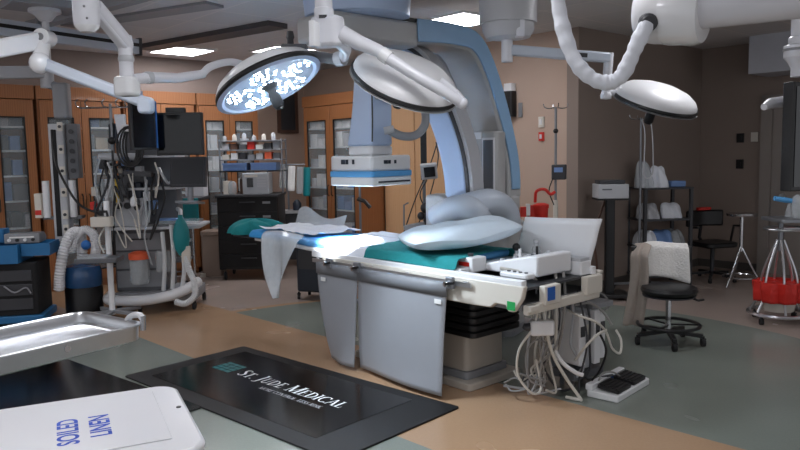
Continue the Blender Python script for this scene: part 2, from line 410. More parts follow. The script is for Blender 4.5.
stock(RM, 2.12, 2.55, 9.38, 9.8, 'behind right door of the far left cabinet', 'boxes in the back wall cabinets', MX)
stock(RM, 2.7, 3.1, 9.38, 9.8, 'behind left door of the second cabinet', 'boxes in the back wall cabinets', MX)
stock(RM, 3.14, 3.58, 9.38, 9.8, 'behind right door of the second cabinet', 'boxes in the back wall cabinets', MX, SHELF[2:])
stock(RM, 4.74, 5.14, 9.38, 9.8, 'behind left door of the fourth cabinet', 'boxes in the back wall cabinets', ['white', 'paper', 'pale_grey'])
stock(RM, 5.2, 5.6, 9.38, 9.8, 'behind right door of the fourth cabinet', 'boxes in the back wall cabinets', ['white', 'paper', 'grey'])
# free-standing tall cabinet on the far wall: front faces room -x
TM = frame(R(6.35, 9.19), 42-90)          # local x runs along room -ry, local y into the wall (+rx)
t = thing('tall_cabinet', 'tall wooden cabinet with two glass doors beside the beige wall', 'cabinet', R(6.57, 8.52))
carcass(TM, t, 0, 1.34, 0, .43, 2.5, SHELF)
glass_door(TM, t, .02, .66, .1, 2.33, 0, 1); glass_door(TM, t, .67, 1.31, .1, 2.33, 0, -1)
for a, b, wh in ((.06, .64, 'behind the tall cabinet left door'), (.7, 1.28, 'behind the tall cabinet right door')):
    stock(TM, a, b, .0, .4, wh, 'boxes in the tall cabinet', ['white', 'paper', 'pale_grey', 'bin_blue', 'paper'])
# keys / tag hanging at the top
# lit stretch of far wall right of the cabinet, its brightness painted as pale panels
for i, (y0, y1, nm) in enumerate(((7.2, 7.82, 'left pale panel painting the lit stretch of far wall'), (6.5, 7.18, 'right pale panel painting the lit stretch of far wall'))):
    tag(MB(RM).box(6.765, 6.8, y0, y1, .1, 2.5).build('lit_wall_panel', 'lit_wall_wood', bevel=.004), nm, 'wall panel', 'pale panels painting the lit far wall')
# framed dark grille on the back wall, between cabinets
c0, c1 = .0, .0
t = thing('framed_wall_panel', 'narrow dark framed panel on the beige wall under the glowing lamp', 'wall panel', R(6.47, 9.83, 1.98))
f = MB(RM)
f.box(6.28, 6.66, 9.80, 9.84, 1.98, 2.03); f.box(6.28, 6.66, 9.80, 9.84, 2.59, 2.64); f.box(6.28, 6.33, 9.80, 9.84, 2.03, 2.59); f.box(6.61, 6.66, 9.80, 9.84, 2.03, 2.59)
f.build('frame', 'brown', t); MB(RM).box(6.33, 6.61, 9.82, 9.84, 2.03, 2.59).build('panel', 'dark_grey', t)

# ================================================================== THINGS ON THE FAR WALL
def on_far(px, py):                       # point on wall_far (rx = 6.8)
    r = ray(px, py); k = 6.79/(r.x*CR+r.y*SR); return CP+r*k
def wallplate(name, px, py, w_, h_, m, label, cat, ins=None):
    p = on_far(px, py); M = frame(p, -48)
    t = thing(name, label, cat, p)
    MB(M).box(-w_/2, w_/2, -.012, .008, -h_/2, h_/2).build('plate', m, t, bevel=.002)
    MB(M).box(-w_/5, w_/5, -.022, -.011, -h_/4, h_/4).build('switch', ins or m, t, bevel=.002)
wallplate('wall_switch', 541.5, 122, .075, .12, 'offwhite', 'cream light switch plate on the beige wall, above the red one', 'switch', 'white')
wallplate('wall_switch', 541.5, 136.5, .07, .10, 'red', 'small red emergency switch on the beige wall', 'switch', 'white')
wallplate('wall_clip', 520.5, 110, .05, .17, 'grey', 'small grey wall clip beside the blue edge of the C-arm', 'wall fitting')
p = on_far(511, 62+45); 
t = thing('wall_dispenser', 'dark wall dispenser with white top behind the blue C-arm edge', 'dispenser', on_far(512, 100)); M = frame(on_far(512, 100), -48)
MB(M).rbox(-.07, .07, -.1, .008, -.2, .1, .02).build('body', 'black', t); MB(M).rbox(-.06, .06, -.09, .008, .1, .19, .02).build('bottle', 'white', t)
# outlets on the alcove wall behind the right side
def on_right(px, py):
    r = ray(px, py); k = 9.69/(r.x*CR+r.y*SR); return CP+r*k
for (px, py, m, nm) in ((740.5, 138, 'black', 'black wall outlet on the dark right wall, the upper one'), (740, 164, 'black', 'black wall outlet on the dark right wall, the lower one'), (755, 137, 'offwhite', 'cream switch plate on the dark right wall')):
    p = on_right(px, py); M = frame(p, -48); t = thing('wall_outlet', nm, 'outlet', p)
    MB(M).box(-.045, .045, -.02, .008, -.06, .06).build('plate', m, t, bevel=.003); MB(M).box(-.018, .018, -.028, -.019, -.03, .03).build('socket', m, t)

# ================================================================== FLOOR MATS
def slab(name, M, x0, x1, y0, y1, z0, z1, m, r=.02, parent=None): return MB(M).rbox(x0, x1, y0, y1, z0, z1, r).build(name, m, parent, bevel=.003)
# logo mat: local x along the text, from far left to near right; local y away from camera-left
K0 = Vector((-2.06, 5.2, 0)); MM = frame(K0, -42.6)              # local x -> (.736,-.677), y -> (.677,.736)
t = thing('floor_mat', 'black floor mat with a glossy printed panel and white lettering', 'mat', K0+Vector((1.2, -.3, 0)))
slab('base', MM, 0, 2.31, 0, 1.06, .001, .012, 'mat_black', .02, t)
slab('printed_panel', MM, .16, 2.0, .13, .96, .0121, .0145, 'mat_gloss', .01, t)
# serif capitals drawn as strokes; each glyph is (advance, [polylines of (x, y, width)])
def arc(cx, cy, rx, ry, a0, a1, w0, w1, n=14):                   # width follows the stroke angle: thick at the sides
    o = []
    for i in range(n+1):
        q = math.radians(a0+(a1-a0)*i/n); o.append((cx+rx*math.cos(q), cy+ry*math.sin(q), w1+(w0-w1)*abs(math.cos(q))))
    return o
TH, TN = .15, .055
def stem(x, w_=TH, y0=0, y1=1, top=True, bot=True, s=.1):
    o = [[(x, y0, w_), (x, y1, w_)]]
    if bot: o.append([(x-w_/2-s, y0+.02, .04), (x+w_/2+s, y0+.02, .04)])
    if top: o.append([(x-w_/2-s, y1-.02, .04), (x+w_/2+s, y1-.02, .04)])
    return o
GL = {
 'S': (.62, [[(.5, .80, TN), (.49, .92, TN), (.3, .97, .07), (.13, .88, .13), (.14, .7, .15), (.32, .53, .16), (.49, .35, .16), (.47, .12, .13), (.28, .03, .07), (.09, .1, TN), (.08, .24, TN)]]),
 'T': (.76, stem(.37, TH, 0, 1, False)+[[(.03, .965, .07), (.71, .965, .07)], [(.04, 1, .045), (.04, .78, .02)], [(.70, 1, .045), (.70, .78, .02)]]),
 '.': (.3, [[(.08, .06, .13), (.2, .06, .13)]]),
 'J': (.44, stem(.24, TH, .1, 1, True, False)+[[(.24, .14, TH), (.23, -.08, .12), (.1, -.18, .07), (-.02, -.14, .05)]]),
 'U': (.84, stem(.2, TH, .25, 1, True, False)+stem(.66, .07, .25, 1, True, False)+[arc(.43, .27, .23, .24, 180, 360, TH*.8, .07)]),
 'D': (.86, stem(.2)+[arc(.3, .5, .42, .46, -90, 90, TH, TN)]+[[(.1, .035, TN), (.32, .035, TN)], [(.1, .965, TN), (.32, .965, TN)]]),
 'E': (.72, stem(.2)+[[(.1, .03, TN), (.6, .03, TN)], [(.1, .97, TN), (.58, .97, TN)], [(.2, .52, TN), (.48, .52, TN)], [(.6, 0, .05), (.62, .24, .02)], [(.57, 1, .05), (.58, .78, .02)], [(.47, .4, .03), (.47, .64, .03)]]),
 'M': (1.06, stem(.15, .06, 0, 1)+stem(.88, TH, 0, 1)+[[(.15, .98, TH), (.5, .03, TH)], [(.5, .03, .06), (.86, .98, .06)]]),
 'I': (.42, stem(.2)), 'C': (.8, [arc(.46, .5, .38, .47, 48, 312, TH, TN, 18), [(.70, .98, .03), (.71, .72, .05)], [(.70, .2, .03), (.72, .1, .05)]]),
 'A': (.86, [[(.1, 0, .06), (.43, 1, .06)], [(.43, 1, TH), (.76, 0, TH)], [(.22, .33, .05), (.62, .33, .05)], [(-.02, .02, .04), (.24, .02, .04)], [(.6, .02, .04), (.92, .02, .04)]]),
 'L': (.68, stem(.2)+[[(.1, .03, TN), (.58, .03, TN)], [(.58, 0, .05), (.61, .3, .02)]]),
 'R': (.8, stem(.2)+[arc(.34, .74, .26, .23, -90, 90, TH*.9, TN)]+[[(.1, .97, TN), (.36, .97, TN)], [(.2, .5, TN), (.36, .5, TN)], [(.38, .5, .13), (.74, 0, .13)], [(.62, .02, .04), (.84, .02, .04)]]),
 'O': (.9, [arc(.45, .5, .38, .47, 0, 360, TH, TN, 24)]), 'N': (.9, stem(.15, .06)+stem(.75, .06, 0, 1, True, False)+[[(.15, .98, TH), (.75, .02, TH)]]),
 'K': (.84, stem(.2)+[[(.28, .45, .06), (.68, .98, .06)], [(.38, .6, .13), (.76, 0, .13)], [(.56, .98, .04), (.8, .98, .04)], [(.62, .02, .04), (.86, .02, .04)]]),
}
def write(mb, words, x, y, z, h0):                               # words: (text, scale)
    for txt, sc in words:
        for ch in txt:
            if ch == ' ': x += .32*h0; continue
            adv, strokes = GL[ch]; h = h0*sc
            for si, st in enumerate(strokes):
                L = []; Rr = []
                for i, (px, py, wd) in enumerate(st):
                    a = st[max(i-1, 0)]; b = st[min(i+1, len(st)-1)]; dx, dy = b[0]-a[0], b[1]-a[1]; q = math.hypot(dx, dy) or 1
                    nx, ny = -dy/q*wd/2, dx/q*wd/2; L.append((px+nx, py+ny)); Rr.append((px-nx, py-ny))
                zz = z+.00003*si
                vs = [(x+p[0]*h, y+p[1]*h, zz) for p in L]+[(x+p[0]*h, y+p[1]*h, zz) for p in Rr]; n = len(L)
                mb.add(vs, [(i, i+1, n+i+1, n+i) for i in range(n-1)])
            x += adv*h
    return x
mb = MB(MM); write(mb, [('S', 1), ('T. ', .8), ('J', 1), ('UDE ', .8), ('M', 1), ('EDICAL', .8)], .62, .545, .0149, .125); mb.build('lettering', 'mat_white', t, smooth=False)
mb = MB(MM); write(mb, [('MORE CONTROL. LESS RISK.', 1)], 1.02, .455, .0149, .040); lab(mb.build('tagline', 'pale_grey', t, smooth=False), 'small grey line of lettering')
mb = MB(MM)
for i in range(3):
    for j in range(4): mb.box(.33+i*.075, .395+i*.075, .53+j*.045, .567+j*.045, .0146, .0152)
lab(mb.build('emblem', 'mat_teal', t), 'teal square emblem made of small blocks')
# plain mat in the near left
t0 = Vector((-2.75, 5.72, 0)); M2 = frame(t0, -40)
tag(MB(M2).rbox(-.6, 1.9, -1.3, 0, .001, .012, .02).build('floor_mat', 'mat_gloss', bevel=.003), 'plain dark glossy floor mat under the steel tray at lower left', 'mat')
# ================================================================== SURGICAL LAMPS AND BOOMS
VR = FW
def lamp_head(t, c, n, rad, lit, sx=1.0, rim='black', handle=True, xdir=None):
    M = basis(c, n, xdir)                                        # local +Z = where the light goes
    dome = MB(M); dome.lathe([(rad*.98, -.012), (rad*.97, -.03), (rad*.9, -.062), (rad*.72, -.1), (rad*.45, -.125), (.0001, -.132)], seg=40, sx=sx)
    hd = dome.build('housing', 'white', t)
    MB(M).lathe([(rad*.93, .014), (rad*1.0, .012), (rad*1.015, 0), (rad*1.0, -.014), (rad*.93, -.014)], seg=40, sx=sx).build('rim', rim, t)
    MB(M).lathe([(rad*1.02, .022), (rad*.93, .03), (rad*.86, .02), (rad*.86, .0)], seg=40, sx=sx).build('bezel', 'carm_pale' if lit else 'white_gloss', t)
    MB(M).lathe([(rad*.86, .004), (rad*.5, .012), (.0001, .014)], seg=40, sx=sx).build('lens', 'lens' if lit else 'pale_grey', t)
    if lit:
        rg = random.Random(5)
        for k in range(5):
            a = 2*PI*k/5+.35; cx, cy = rad*.58*math.cos(a)*sx, rad*.58*math.sin(a); mb = MB(M)
            for i in range(3):
                for j in range(6*i-(k+i) % 2 if i else 1):
                    b = 2*PI*j/max(1, 6*i)+i*.5+rg.uniform(-.2, .2); rr = i*rad*rg.uniform(.10, .135)
                    x, y = cx+rr*math.cos(b), cy+rr*math.sin(b)
                    mb.lathe([(rad*.036, .012), (rad*.036, .021), (.0001, .026)], Matrix.Translation((x, y, 0)), 8)
            mb.build('led_cluster', 'led', t)
        mb = MB(M)
        for j in range(10):
            b = 2*PI*j/10; mb.lathe([(rad*.04, .012), (rad*.04, .021), (.0001, .026)], Matrix.Translation((rad*.2*math.cos(b), rad*.2*math.sin(b), 0)), 8)
        mb.build('led_cluster', 'led', t)
    if handle:
        MB(M).lathe([(.055, .012), (.05, .03), (.03, .045), (.026, .06), (.034, .10), (.036, .15), (.026, .172), (.0001, .176)], seg=16).build('handle', 'matt_black', t)
    return M
def facing(px, py, d, axis, cosf):      # lamp normal: cosf towards the viewing ray, rest along the picture direction axis
    f = ray(px, py).normalized(); a = RT*axis[0]+UP*axis[1]; a = (a-f*a.dot(f)).normalized()
    return f*cosf+a*math.sqrt(1-cosf*cosf)
# --- glowing lamp (left)
c1 = W(268, 83, 4.45); n1 = facing(268, 83, 4.45, (.44, -.9), -.34)
t = thing('surgical_lamp', 'round surgical lamp head glowing blue-white with all its LEDs lit', 'surgical lamp', c1, 'surgical lamp heads')
M = lamp_head(t, c1, n1, .335, True)
spot('lamp_beam', M @ Vector((0, 0, .22)), M @ Vector((0, 0, 2)), SPOT1, 1.5, (.78, .89, 1), t, .15)
# its yoke: arm from the left joint, and the dark cross shaft to the right
yk = W(254, 68, 4.62)
mb = MB(); mb.tube(catmull([W(202, 74, 4.15), W(212, 66, 4.25), W(232, 62, 4.45), yk, M @ Vector((-.02, .0, -.12))], 6), .022, 10)
mb.build('yoke', 'arm_white', t)
mb = MB(); mb.bar(yk-Vector((0, 0, .02)), M @ Vector((-.05, .06, -.1)), .07, .05); mb.build('yoke_bracket', 'arm_white', t, bevel=.01)
# --- boom carrying that lamp
t = thing('ceiling_boom', 'white ceiling boom with the thick tube whose arm reaches the glowing lamp', 'boom arm', G(87, -40, HC) if False else W(87, 5, 3.35), 'jointed ceiling booms')
p = W(87, 26, 3.35)
MB().lathe([(.055, 0), (.058, .03), (.058, HC-p.z)], Matrix.Translation(p), 24).build('post', 'arm_white', t)
MB().lathe([(.0001, -.03), (.03, -.028), (.05, -.01), (.055, 0)], Matrix.Translation(p), 24).build('end_cap', 'white_gloss', t)
mb = MB(); mb.cyl(Vector((p.x, p.y, HC-.03)), Vector((p.x, p.y, HC)), .15, seg=24); mb.build('flange', 'pale_grey', t)
for q in ((80, 6), (83, 18)): 
    b_ = W(q[0]+4, q[1], 3.292); MB().ball(b_, .006, seg=8).build('screw', 'grey', t)
a, b = W(94, 6, 3.4), W(126, 44, 3.6)
mb = MB(); mb.bar(a, b, .05, .075); mb.tube([a, b], .036, 12); mb.build('spring_arm', 'arm_white', t, bevel=.01)
mb = MB(); mb.bar(a.lerp(b, .1)+Vector((0, -.03, -.012)), a.lerp(b, .92)+Vector((0, -.03, -.012)), .008, .02); mb.build('arm_slot', 'grey', t)
e = W(125, 44, 3.6); g_ = W(127, 78, 3.6)
mb = MB(); mb.cyl(e+Vector((0, 0, .04)), g_, .034, seg=18); mb.ball(e, .04); mb.build('drop_tube', 'arm_white', t)
MB().lathe([(.034, .012), (.038, .0), (.038, -.012), (.034, -.02)], Matrix.Translation(W(126, 58, 3.6)), 18).build('collar', 'pale_grey', t)
j = W(128, 86, 3.6); M = frame(j, -15)
MB(M).rbox(-.06, .05, -.05, .05, -.05, .045, .03).build('knuckle', 'white_gloss', t, bevel=.015)
mb = MB(); mb.tube([W(134, 79, 3.6), W(152, 77.5, 3.7), W(178, 78, 3.95), W(203, 74, 4.15)], [.024, .028, .026, .024], 12); mb.build('long_arm', 'arm_white', t)
MB().tube([W(146, 77.7, 3.66), W(151, 77.6, 3.70)], .0305, 12).build('arm_sleeve', 'pale_grey', t)
# --- lamp 2, seen from the back, over the table
c2 = W(405, 82, 4.4); n2 = facing(405, 82, 4.4, (-.32, -.95), .36)
t2 = thing('surgical_lamp', 'surgical lamp head seen from its white back with black rim, over the table', 'surgical lamp', c2, 'surgical lamp heads')
M = lamp_head(t2, c2, n2, .335, False, 1.0, handle=True)
TGT = W(350, 246, 5.75)
spot('lamp_beam', M @ Vector((0, 0, .22)), TGT, SPOT2, .30, (.88, .95, 1), t2, .04, .35)
sw = MB(basis(c2-n2*.09+RT*-.21+UP*.02, -n2)); 
def on_dome(px, py, M, rad, k0=3.6):              # nearest hit on the dome along a viewing ray
    r = ray(px, py); best = None
    for i in range(400):
        q = CP+r*((k0+.004*i)/r.y); l = M.inverted() @ q; rr = math.hypot(l.x, l.y)
        if rr < rad*.97 and l.z > -.132*math.cos(rr/rad*1.45) and l.z < 0: return q
    return None
q = on_dome(372, 79, M, .335)
l_ = M.inverted() @ q if q else None
if q: MB(basis(q, (-n2)*.8+(M.to_3x3() @ Vector((l_.x, l_.y, 0))).normalized()*.6, RT*.9-UP*.35)).rbox(-.026, .026, -.015, .015, -.012, .008, .004).build('control_pad', 'black', t2)
q = on_dome(414, 50, M, .335)
# --- boom for lamp 2
pt = W(324, 20, 4.15)
t = thing('ceiling_boom', 'white ceiling boom with a boxy joint, arm lying over the lamp seen from its back', 'boom arm', pt, 'jointed ceiling booms')
MB().lathe([(.05, -.02), (.055, .0), (.055, .06), (.05, .065), (.05, HC-pt.z)], Matrix.Translation(pt), 24).build('post', 'arm_white', t)
MB().cyl(Vector((pt.x, pt.y, HC-.04)), Vector((pt.x, pt.y, HC)), .16, seg=24).build('flange', 'pale_grey', t)
MB().box(pt.x-.022, pt.x+.022, pt.y-.06, pt.y-.05, pt.z+.0, pt.z+.018).build('lock_slot', 'dark_grey', t)
j = W(328, 32, 4.15)
MB(frame(j, -20)).rbox(-.095, .09, -.06, .06, -.085, .085, .045).build('knuckle', 'arm_white', t, bevel=.02)
MB(frame(W(316, 34, 4.08), -20)).rbox(-.03, .01, -.04, .04, -.07, .07, .012).build('lock_plate', 'white_gloss', t, bevel=.006)
A = [W(342, 34, 4.12), W(360, 43, 4.1), W(379, 51, 4.07), W(385, 56, 4.06), W(420, 78, 4.03), W(440, 89, 4.02), W(462, 103, 4.05)]
mb = MB(); mb.tube(A, [.05, .042, .036, .034, .032, .034, .03], 14); mb.build('spring_arm', 'arm_white', t)
MB().tube([A[3]+(A[2]-A[3])*.6, A[3]+(A[4]-A[3])*.12], .041, 14).build('arm_collar', 'white_gloss', t)
e = A[-1]; mb = MB(); mb.ball(e, .034); mb.tube([e, M @ Vector((.0, 0, -.1)) if False else e+Vector((-.02, .12, .05)), c2-n2*.08+(e-c2)*.55], .03, 10); mb.build('end_joint', 'arm_white', t)
# cross shaft with a knob between the two lamps
t = thing('lamp_cross_shaft', 'grey swivel shaft with a knob, above right of the glowing lamp', 'boom arm', W(320, 58, 4.5))
mb = MB(); mb.cyl(W(285, 52, 4.6), W(341, 60, 4.45), .033, seg=16); mb.build('shaft', 'mid_grey', t)
MB(basis(W(293, 51, 4.58), RT)).rbox(-.05, .05, -.04, .04, -.07, .09, .02).build('housing', 'mid_grey', t, bevel=.01)
MB().lathe([(.022, 0), (.02, .04), (.026, .05), (.02, .09), (.0001, .095)], Matrix.Translation(W(290.5, 46, 4.58)), 12).build('knob', 'dark_grey', t)
MB().cyl(W(337, 59, 4.46), W(344, 58, 4.43), .045, seg=18).build('collar', 'pale_grey', t)
mb = MB(); mb.tube([W(343, 58, 4.43), W(346, 50, 4.35), W(338, 42, 4.22)], .032, 12); mb.build('link', 'arm_white', t)
# --- lamp 3 at right with its ceiling mount
c3 = W(655, 102, 5.5); n3 = facing(655, 102, 5.5, (-.33, -.94), .20)
t = thing('surgical_lamp', 'white surgical lamp head hanging in front of the dark alcove wall', 'surgical lamp', c3, 'surgical lamp heads')
M = lamp_head(t, c3, n3, .315, False, 1.0, handle=True)
q = on_dome(672, 100, M, .335)
q = on_dome(674, 101, M, .315, 4.8)
if q: MB(basis(q, (-n3)*.8+(M.to_3x3() @ Vector((0, 0, 0))+(q-c3)).normalized()*.5, RT*.9-UP*.35)).rbox(-.04, .04, -.014, .014, -.012, .008, .004).build('control_pad', 'black', t)
fl = W(508, 20, 5.4); tb = thing('ceiling_boom', 'pale ceiling boom on a stacked round mount, arm reaching the alcove lamp', 'boom arm', fl, 'jointed ceiling booms')
zb = W(508, 38, 5.4).z
MB().lathe([(.06, zb-fl.z-.015), (.16, zb-fl.z), (.19, zb-fl.z+.05), (.19, zb-fl.z+.1), (.21, zb-fl.z+.1), (.215, HC-fl.z)], Matrix.Translation(fl), 32).build('mount', 'pale_grey', tb)
MB(frame(W(520, 27, 5.25), 0)).rbox(-.03, .03, -.03, .05, -.07, .09, .01).build('brake_box', 'arm_white', tb, bevel=.006)
MB().cyl(W(507, 38, 5.4), W(507, 62, 5.4), .042, seg=18).build('post', 'arm_white', tb)
a, b = W(509, 50, 5.4), W(610, 58, 5.5)
MB().bar(a, b, .07, .075).build('spring_arm', 'arm_cool', tb, bevel=.015)
MB().bar(a.lerp(b, .66)+Vector((0, -.037, 0)), a.lerp(b, .76)+Vector((0, -.037, 0)), .004, .03).build('arm_label', 'dark_grey', tb)
MB().cyl(W(609, 53, 5.5), W(606, 95, 5.5), .034, seg=16).build('drop_tube', 'arm_white', tb)
MB().lathe([(.034, .02), (.045, 0), (.04, -.03), (.0001, -.036)], Matrix.Translation(W(606, 95, 5.5)), 16).build('end_cap', 'arm_white', tb)
MB().tube([W(606, 93, 5.5), W(618, 93, 5.5), M @ Vector((-.27, 0, -.05))], .026, 10).build('fork', 'arm_white', tb)
# --- thick white boom at top right
t = thing('monitor_boom', 'thick white cylindrical boom at top right with a hose loop on its end', 'boom arm', W(690, 10, 2.7))
A_, B_ = W(640, 13, 2.75), W(700, 11, 2.62)
ax = (B_-A_).normalized()
MB().lathe([(.0001, -.005), (.09, 0), (.108, .02), (.114, .06), (.114, .10)], basis(A_, ax), 32).build('end_cap', 'white', t)
MB().lathe([(.117, .10), (.119, .115), (.119, .21), (.11, .23), (.0001, .235)], basis(A_, ax), 32).build('drum', 'white_gloss', t)
MB().cyl(W(676, 7, 2.66), W(1250, -64, 1.9), .088, .088, seg=24).build('arm', 'arm_white', t)
q = W(690, -5, 2.62); MB().cyl(q, (q.x, q.y, HC), .07, seg=20).build('post', 'arm_white', t)
MB().lathe([(.026, -.03), (.032, -.02), (.032, .02), (.024, .03)], basis(W(648, 22, 2.63), (-.2, -1, -.3)), 16).build('cable_gland', 'dark_grey', t)
h = catmull([W(556, -40, 2.75), W(558, 0, 2.75), W(563, 28, 2.73), W(572, 55, 2.7), W(583, 71, 2.68), W(597, 81, 2.66), W(611, 82, 2.65), W(622, 75, 2.63), W(631, 58, 2.62), W(638, 42, 2.61), W(647, 24, 2.62)], 8)
rs = [.0275+.0015*math.sin(i*1.3)+.0015*math.sin(i*.45) for i in range(len(h))]
lab(MB().tube(h, rs, 14).build('cable_sleeve', 'white_cloth', t), 'wrinkled white sleeve full of cables hanging in a loop')
# --- pendant and monitor at the right edge
q = W(800, 52, 4.2)
t = thing('monitor_pendant', 'white ringed ceiling pendant holding the monitor at the right edge', 'boom arm', q)
zt = HC-q.z
MB().cyl((q.x, q.y, q.z+.08), (q.x, q.y, HC), .05, seg=20).build('post', 'arm_white', t)
MB().lathe([(.05, .09), (.062, .08), (.062, .045), (.085, .035), (.085, -.03), (.06, -.06), (.045, -.09), (.045, -.14)], Matrix.Translation(q), 28).build('swivel', 'arm_white', t)
MB().lathe([(.088, .02), (.088, .005)], Matrix.Translation(q), 28).build('ring', 'grey', t)
mt = W(808, 137, 4.25); Mm = frame((mt.x+.06, mt.y, mt.z), 28)
tm = thing('hanging_monitor', 'large dark monitor hanging at the right edge of the view', 'monitor', mt)
MB(Mm).rbox(-.27, .5, -.02, .05, -.31, .31, .01).build('casing', 'black', tm, bevel=.006)
MB(Mm).box(-.25, .48, -.024, -.0195, -.285, .285).build('display', 'screen', tm)
MB(Mm).tube([(-.2, .06, .2), (.1, .1, .26), (.12, .12, .42)], .03, 10).build('bracket', 'arm_white', tm)
MB().tube([W(764, 107, 4.25), W(770, 103.5, 4.3), W(790, 101, 4.45)], [.02, .032, .036], 14).build('handle', 'arm_white', tm)

# --- left: thick near arm with ball knuckle, carrying a monitor
q = W(45, 15, 6.3)
t = thing('ceiling_boom', 'bright white two-part boom at upper left with a round ball knuckle', 'boom arm', q, 'jointed ceiling booms')
MB().lathe([(.02, -.06), (.05, -.05), (.09, .0), (.13, .02), (.13, .045)], Matrix.Translation((q.x, q.y, q.z)), 24).build('flange_cone', 'pale_grey', t)
MB(frame((q.x, q.y, 0), 42)).box(-.3, .3, -.2, .2, q.z+.045, HC).build('mounting_plate', 'grey', t, bevel=.004)
k1 = W(45, 38, 6.1)
MB().cyl(q, (q.x, q.y, k1.z), .03, seg=16).build('post', 'pale_grey', t)
MB().bar(W(-30, 54, 5.6), W(42, 40, 6.1), .12, .145).build('upper_arm', 'white_gloss', t, bevel=.02)
mb = MB(); mb.cyl(k1+Vector((0, -.08, 0)), k1+Vector((0, .08, 0)), .07, seg=24); mb.build('shoulder', 'white_gloss', t, bevel=.01)
MB().lathe([(.028, 0), (.03, .006), (.02, .008), (.012, .004)], basis(k1+Vector((0, -.08, 0)), (0, -1, 0)), 16).build('hub_ring', 'grey', t)
k2 = W(40, 63, 6.0)
MB().cyl(W(42, 44, 6.08), k2, .068, .06, seg=20).build('drop_tube', 'white_gloss', t)
MB().ball(k2, .085, .085, .09).build('ball_knuckle', 'white_gloss', t)
a, b = W(42, 63, 6.0), W(146, 103, 6.1)
MB().bar(a, b, .09, .1, (0, 0, 1)).build('fore_arm', 'arm_cool', t, bevel=.025)
MB(basis(b, (0, -1, 0))).rbox(-.06, .06, -.09, .05, -.06, .06, .04).build('end_knuckle', 'arm_cool', t, bevel=.02)
# second, grey arm behind and the service column
q = W(50, 80, 7.4)
t = thing('service_column', 'grey ceiling arm with an upright service column beside the wall cabinets', 'equipment column', W(60, 235, 7.5))
MB().bar(W(-25, 73, 6.9), W(47, 72, 7.4), .09, .12).build('arm', 'pale_grey', t, bevel=.01)
k = W(47, 78, 7.4)
MB().cyl(k+Vector((0, 0, .12)), k-Vector((0, 0, .1)), .065, seg=18).build('knuckle', 'pale_grey', t)
MB().cyl(k+Vector((0, 0, .1)), (k.x, k.y, HC), .05, seg=16).build('post', 'pale_grey', t)
MB(frame(W(62, 99, 7.45), 10)).rbox(-.075, .075, -.08, .08, -.2, .16, .03).build('brake_head', 'grey', t, bevel=.02)
MB().tube([k-Vector((0, 0, .05)), W(58, 88, 7.42), W(60, 97, 7.45)], .05, 10).build('link', 'grey', t)
cb = W(65, 240, 7.5); ct = W(65, 124, 7.5); Mc = frame((cb.x, cb.y, 0), 8)
MB(Mc).rbox(-.075, .075, -.09, .09, cb.z, ct.z, .02).build('column', 'pale_grey', t, bevel=.005)
MB(Mc).box(-.045, .005, -.094, -.089, cb.z+.05, ct.z-.06).build('channel', 'matt_black', t)
for z in (1.95, 1.72, 1.5, 1.28, 1.05, .9):
    o = MB(Mc).rbox(.02, .075, -.1, -.085, z-.045, z+.045, .006).build('socket_plate', 'offwhite', t)
    MB(Mc).cyl((.047, -.1, z), (.047, -.11, z), .016, seg=12).build('socket', 'dark_grey', o)
MB().tube(catmull([W(52, 130, 7.35), W(55, 160, 7.2), W(66, 185, 7.15), W(80, 205, 7.1), W(100, 214, 7.1)], 6), .012, 8).build('hose', 'black', t)
for dx in (-.14, .12):
    MB(Mc).cyl((dx, -.05, 1.02), (dx, -.05, 1.4), .035, seg=14).build('gas_pipe', 'white', t)
MB(Mc).box(-.18, .2, -.06, .06, 1.0, 1.03).build('pipe_bracket', 'mid_grey', t)
MB(Mc).rbox(-.26, -.19, -.06, .02, 1.02, 1.27, .01).build('label_box', 'offwhite', t)
MB(Mc).box(-.255, -.195, -.064, -.06, 1.05, 1.1).build('label', 'red', t)
# parts of the column above: small box on its right
MB(Mc).rbox(.09, .2, -.06, .08, 1.42, 1.98, .01).build('side_box', 'mid_grey', t)
for z in (1.5, 1.6, 1.7, 1.8, 1.9): MB(Mc).cyl((.145, -.06, z), (.145, -.075, z), .025, seg=12).build('gas_outlet', 'dark_grey', t)

# ================================================================== C-ARMS
# large ceiling C: its plane follows the room; the near face carries a blue cover, the inner surface is grey
pc = W(440, 31, 6.2)
YAW = math.radians(42); CX = Vector((math.cos(YAW), math.sin(YAW), 0)); CN = Vector((-CX.y, CX.x, 0))
def c_pt(px, py, base=pc):               # where a viewing ray meets the C's vertical plane
    r = ray(px, py); k = (base-CP).dot(CN)/r.dot(CN); return CP+r*k
t = thing('ceiling_c_arm', 'large grey X-ray C-arm with a broad blue outer edge, hung from the ceiling', 'x-ray c-arm', pc)
mid = [(418, 30), (440, 32), (458, 35), (472, 39), (481, 48), (488, 62), (496, 84), (503, 108), (509, 132), (514, 158), (516, 180), (516, 198)]
OP = catmull([c_pt(*p) for p in mid], 4)
DEP = .40
MB().path_bar([p+CN*(DEP/2+.012) for p in OP], .20, DEP, CN).build('arc', 'carm_grey', t, bevel=.025)
MB().path_bar([p+CN*.004 for p in OP[:-2]], [.185-.07*(i/len(OP)) for i in range(len(OP)-2)], .02, CN).build('blue_cover', 'carm_blue', t, bevel=.008)
MB().path_bar([p+CN*(DEP+.02) for p in OP[6:]], .23, .03, CN).build('rear_flange', 'pale_grey', t)
st = c_pt(378, 29)
Mk = Matrix.Translation(st) @ Matrix.Rotation(YAW, 4, 'Z')
MB(Mk).rbox(-.45, .47, .0, .5, -.1, .1, .08, 6).build('carriage', 'carm_grey', t, bevel=.03)
MB(Mk @ Matrix.Translation((0, .25, 0))).lathe([(.36, .1), (.42, .12), (.44, HC-st.z-.02), (.44, HC-st.z)], seg=48).build('ceiling_bearing', 'carm_pale', t)
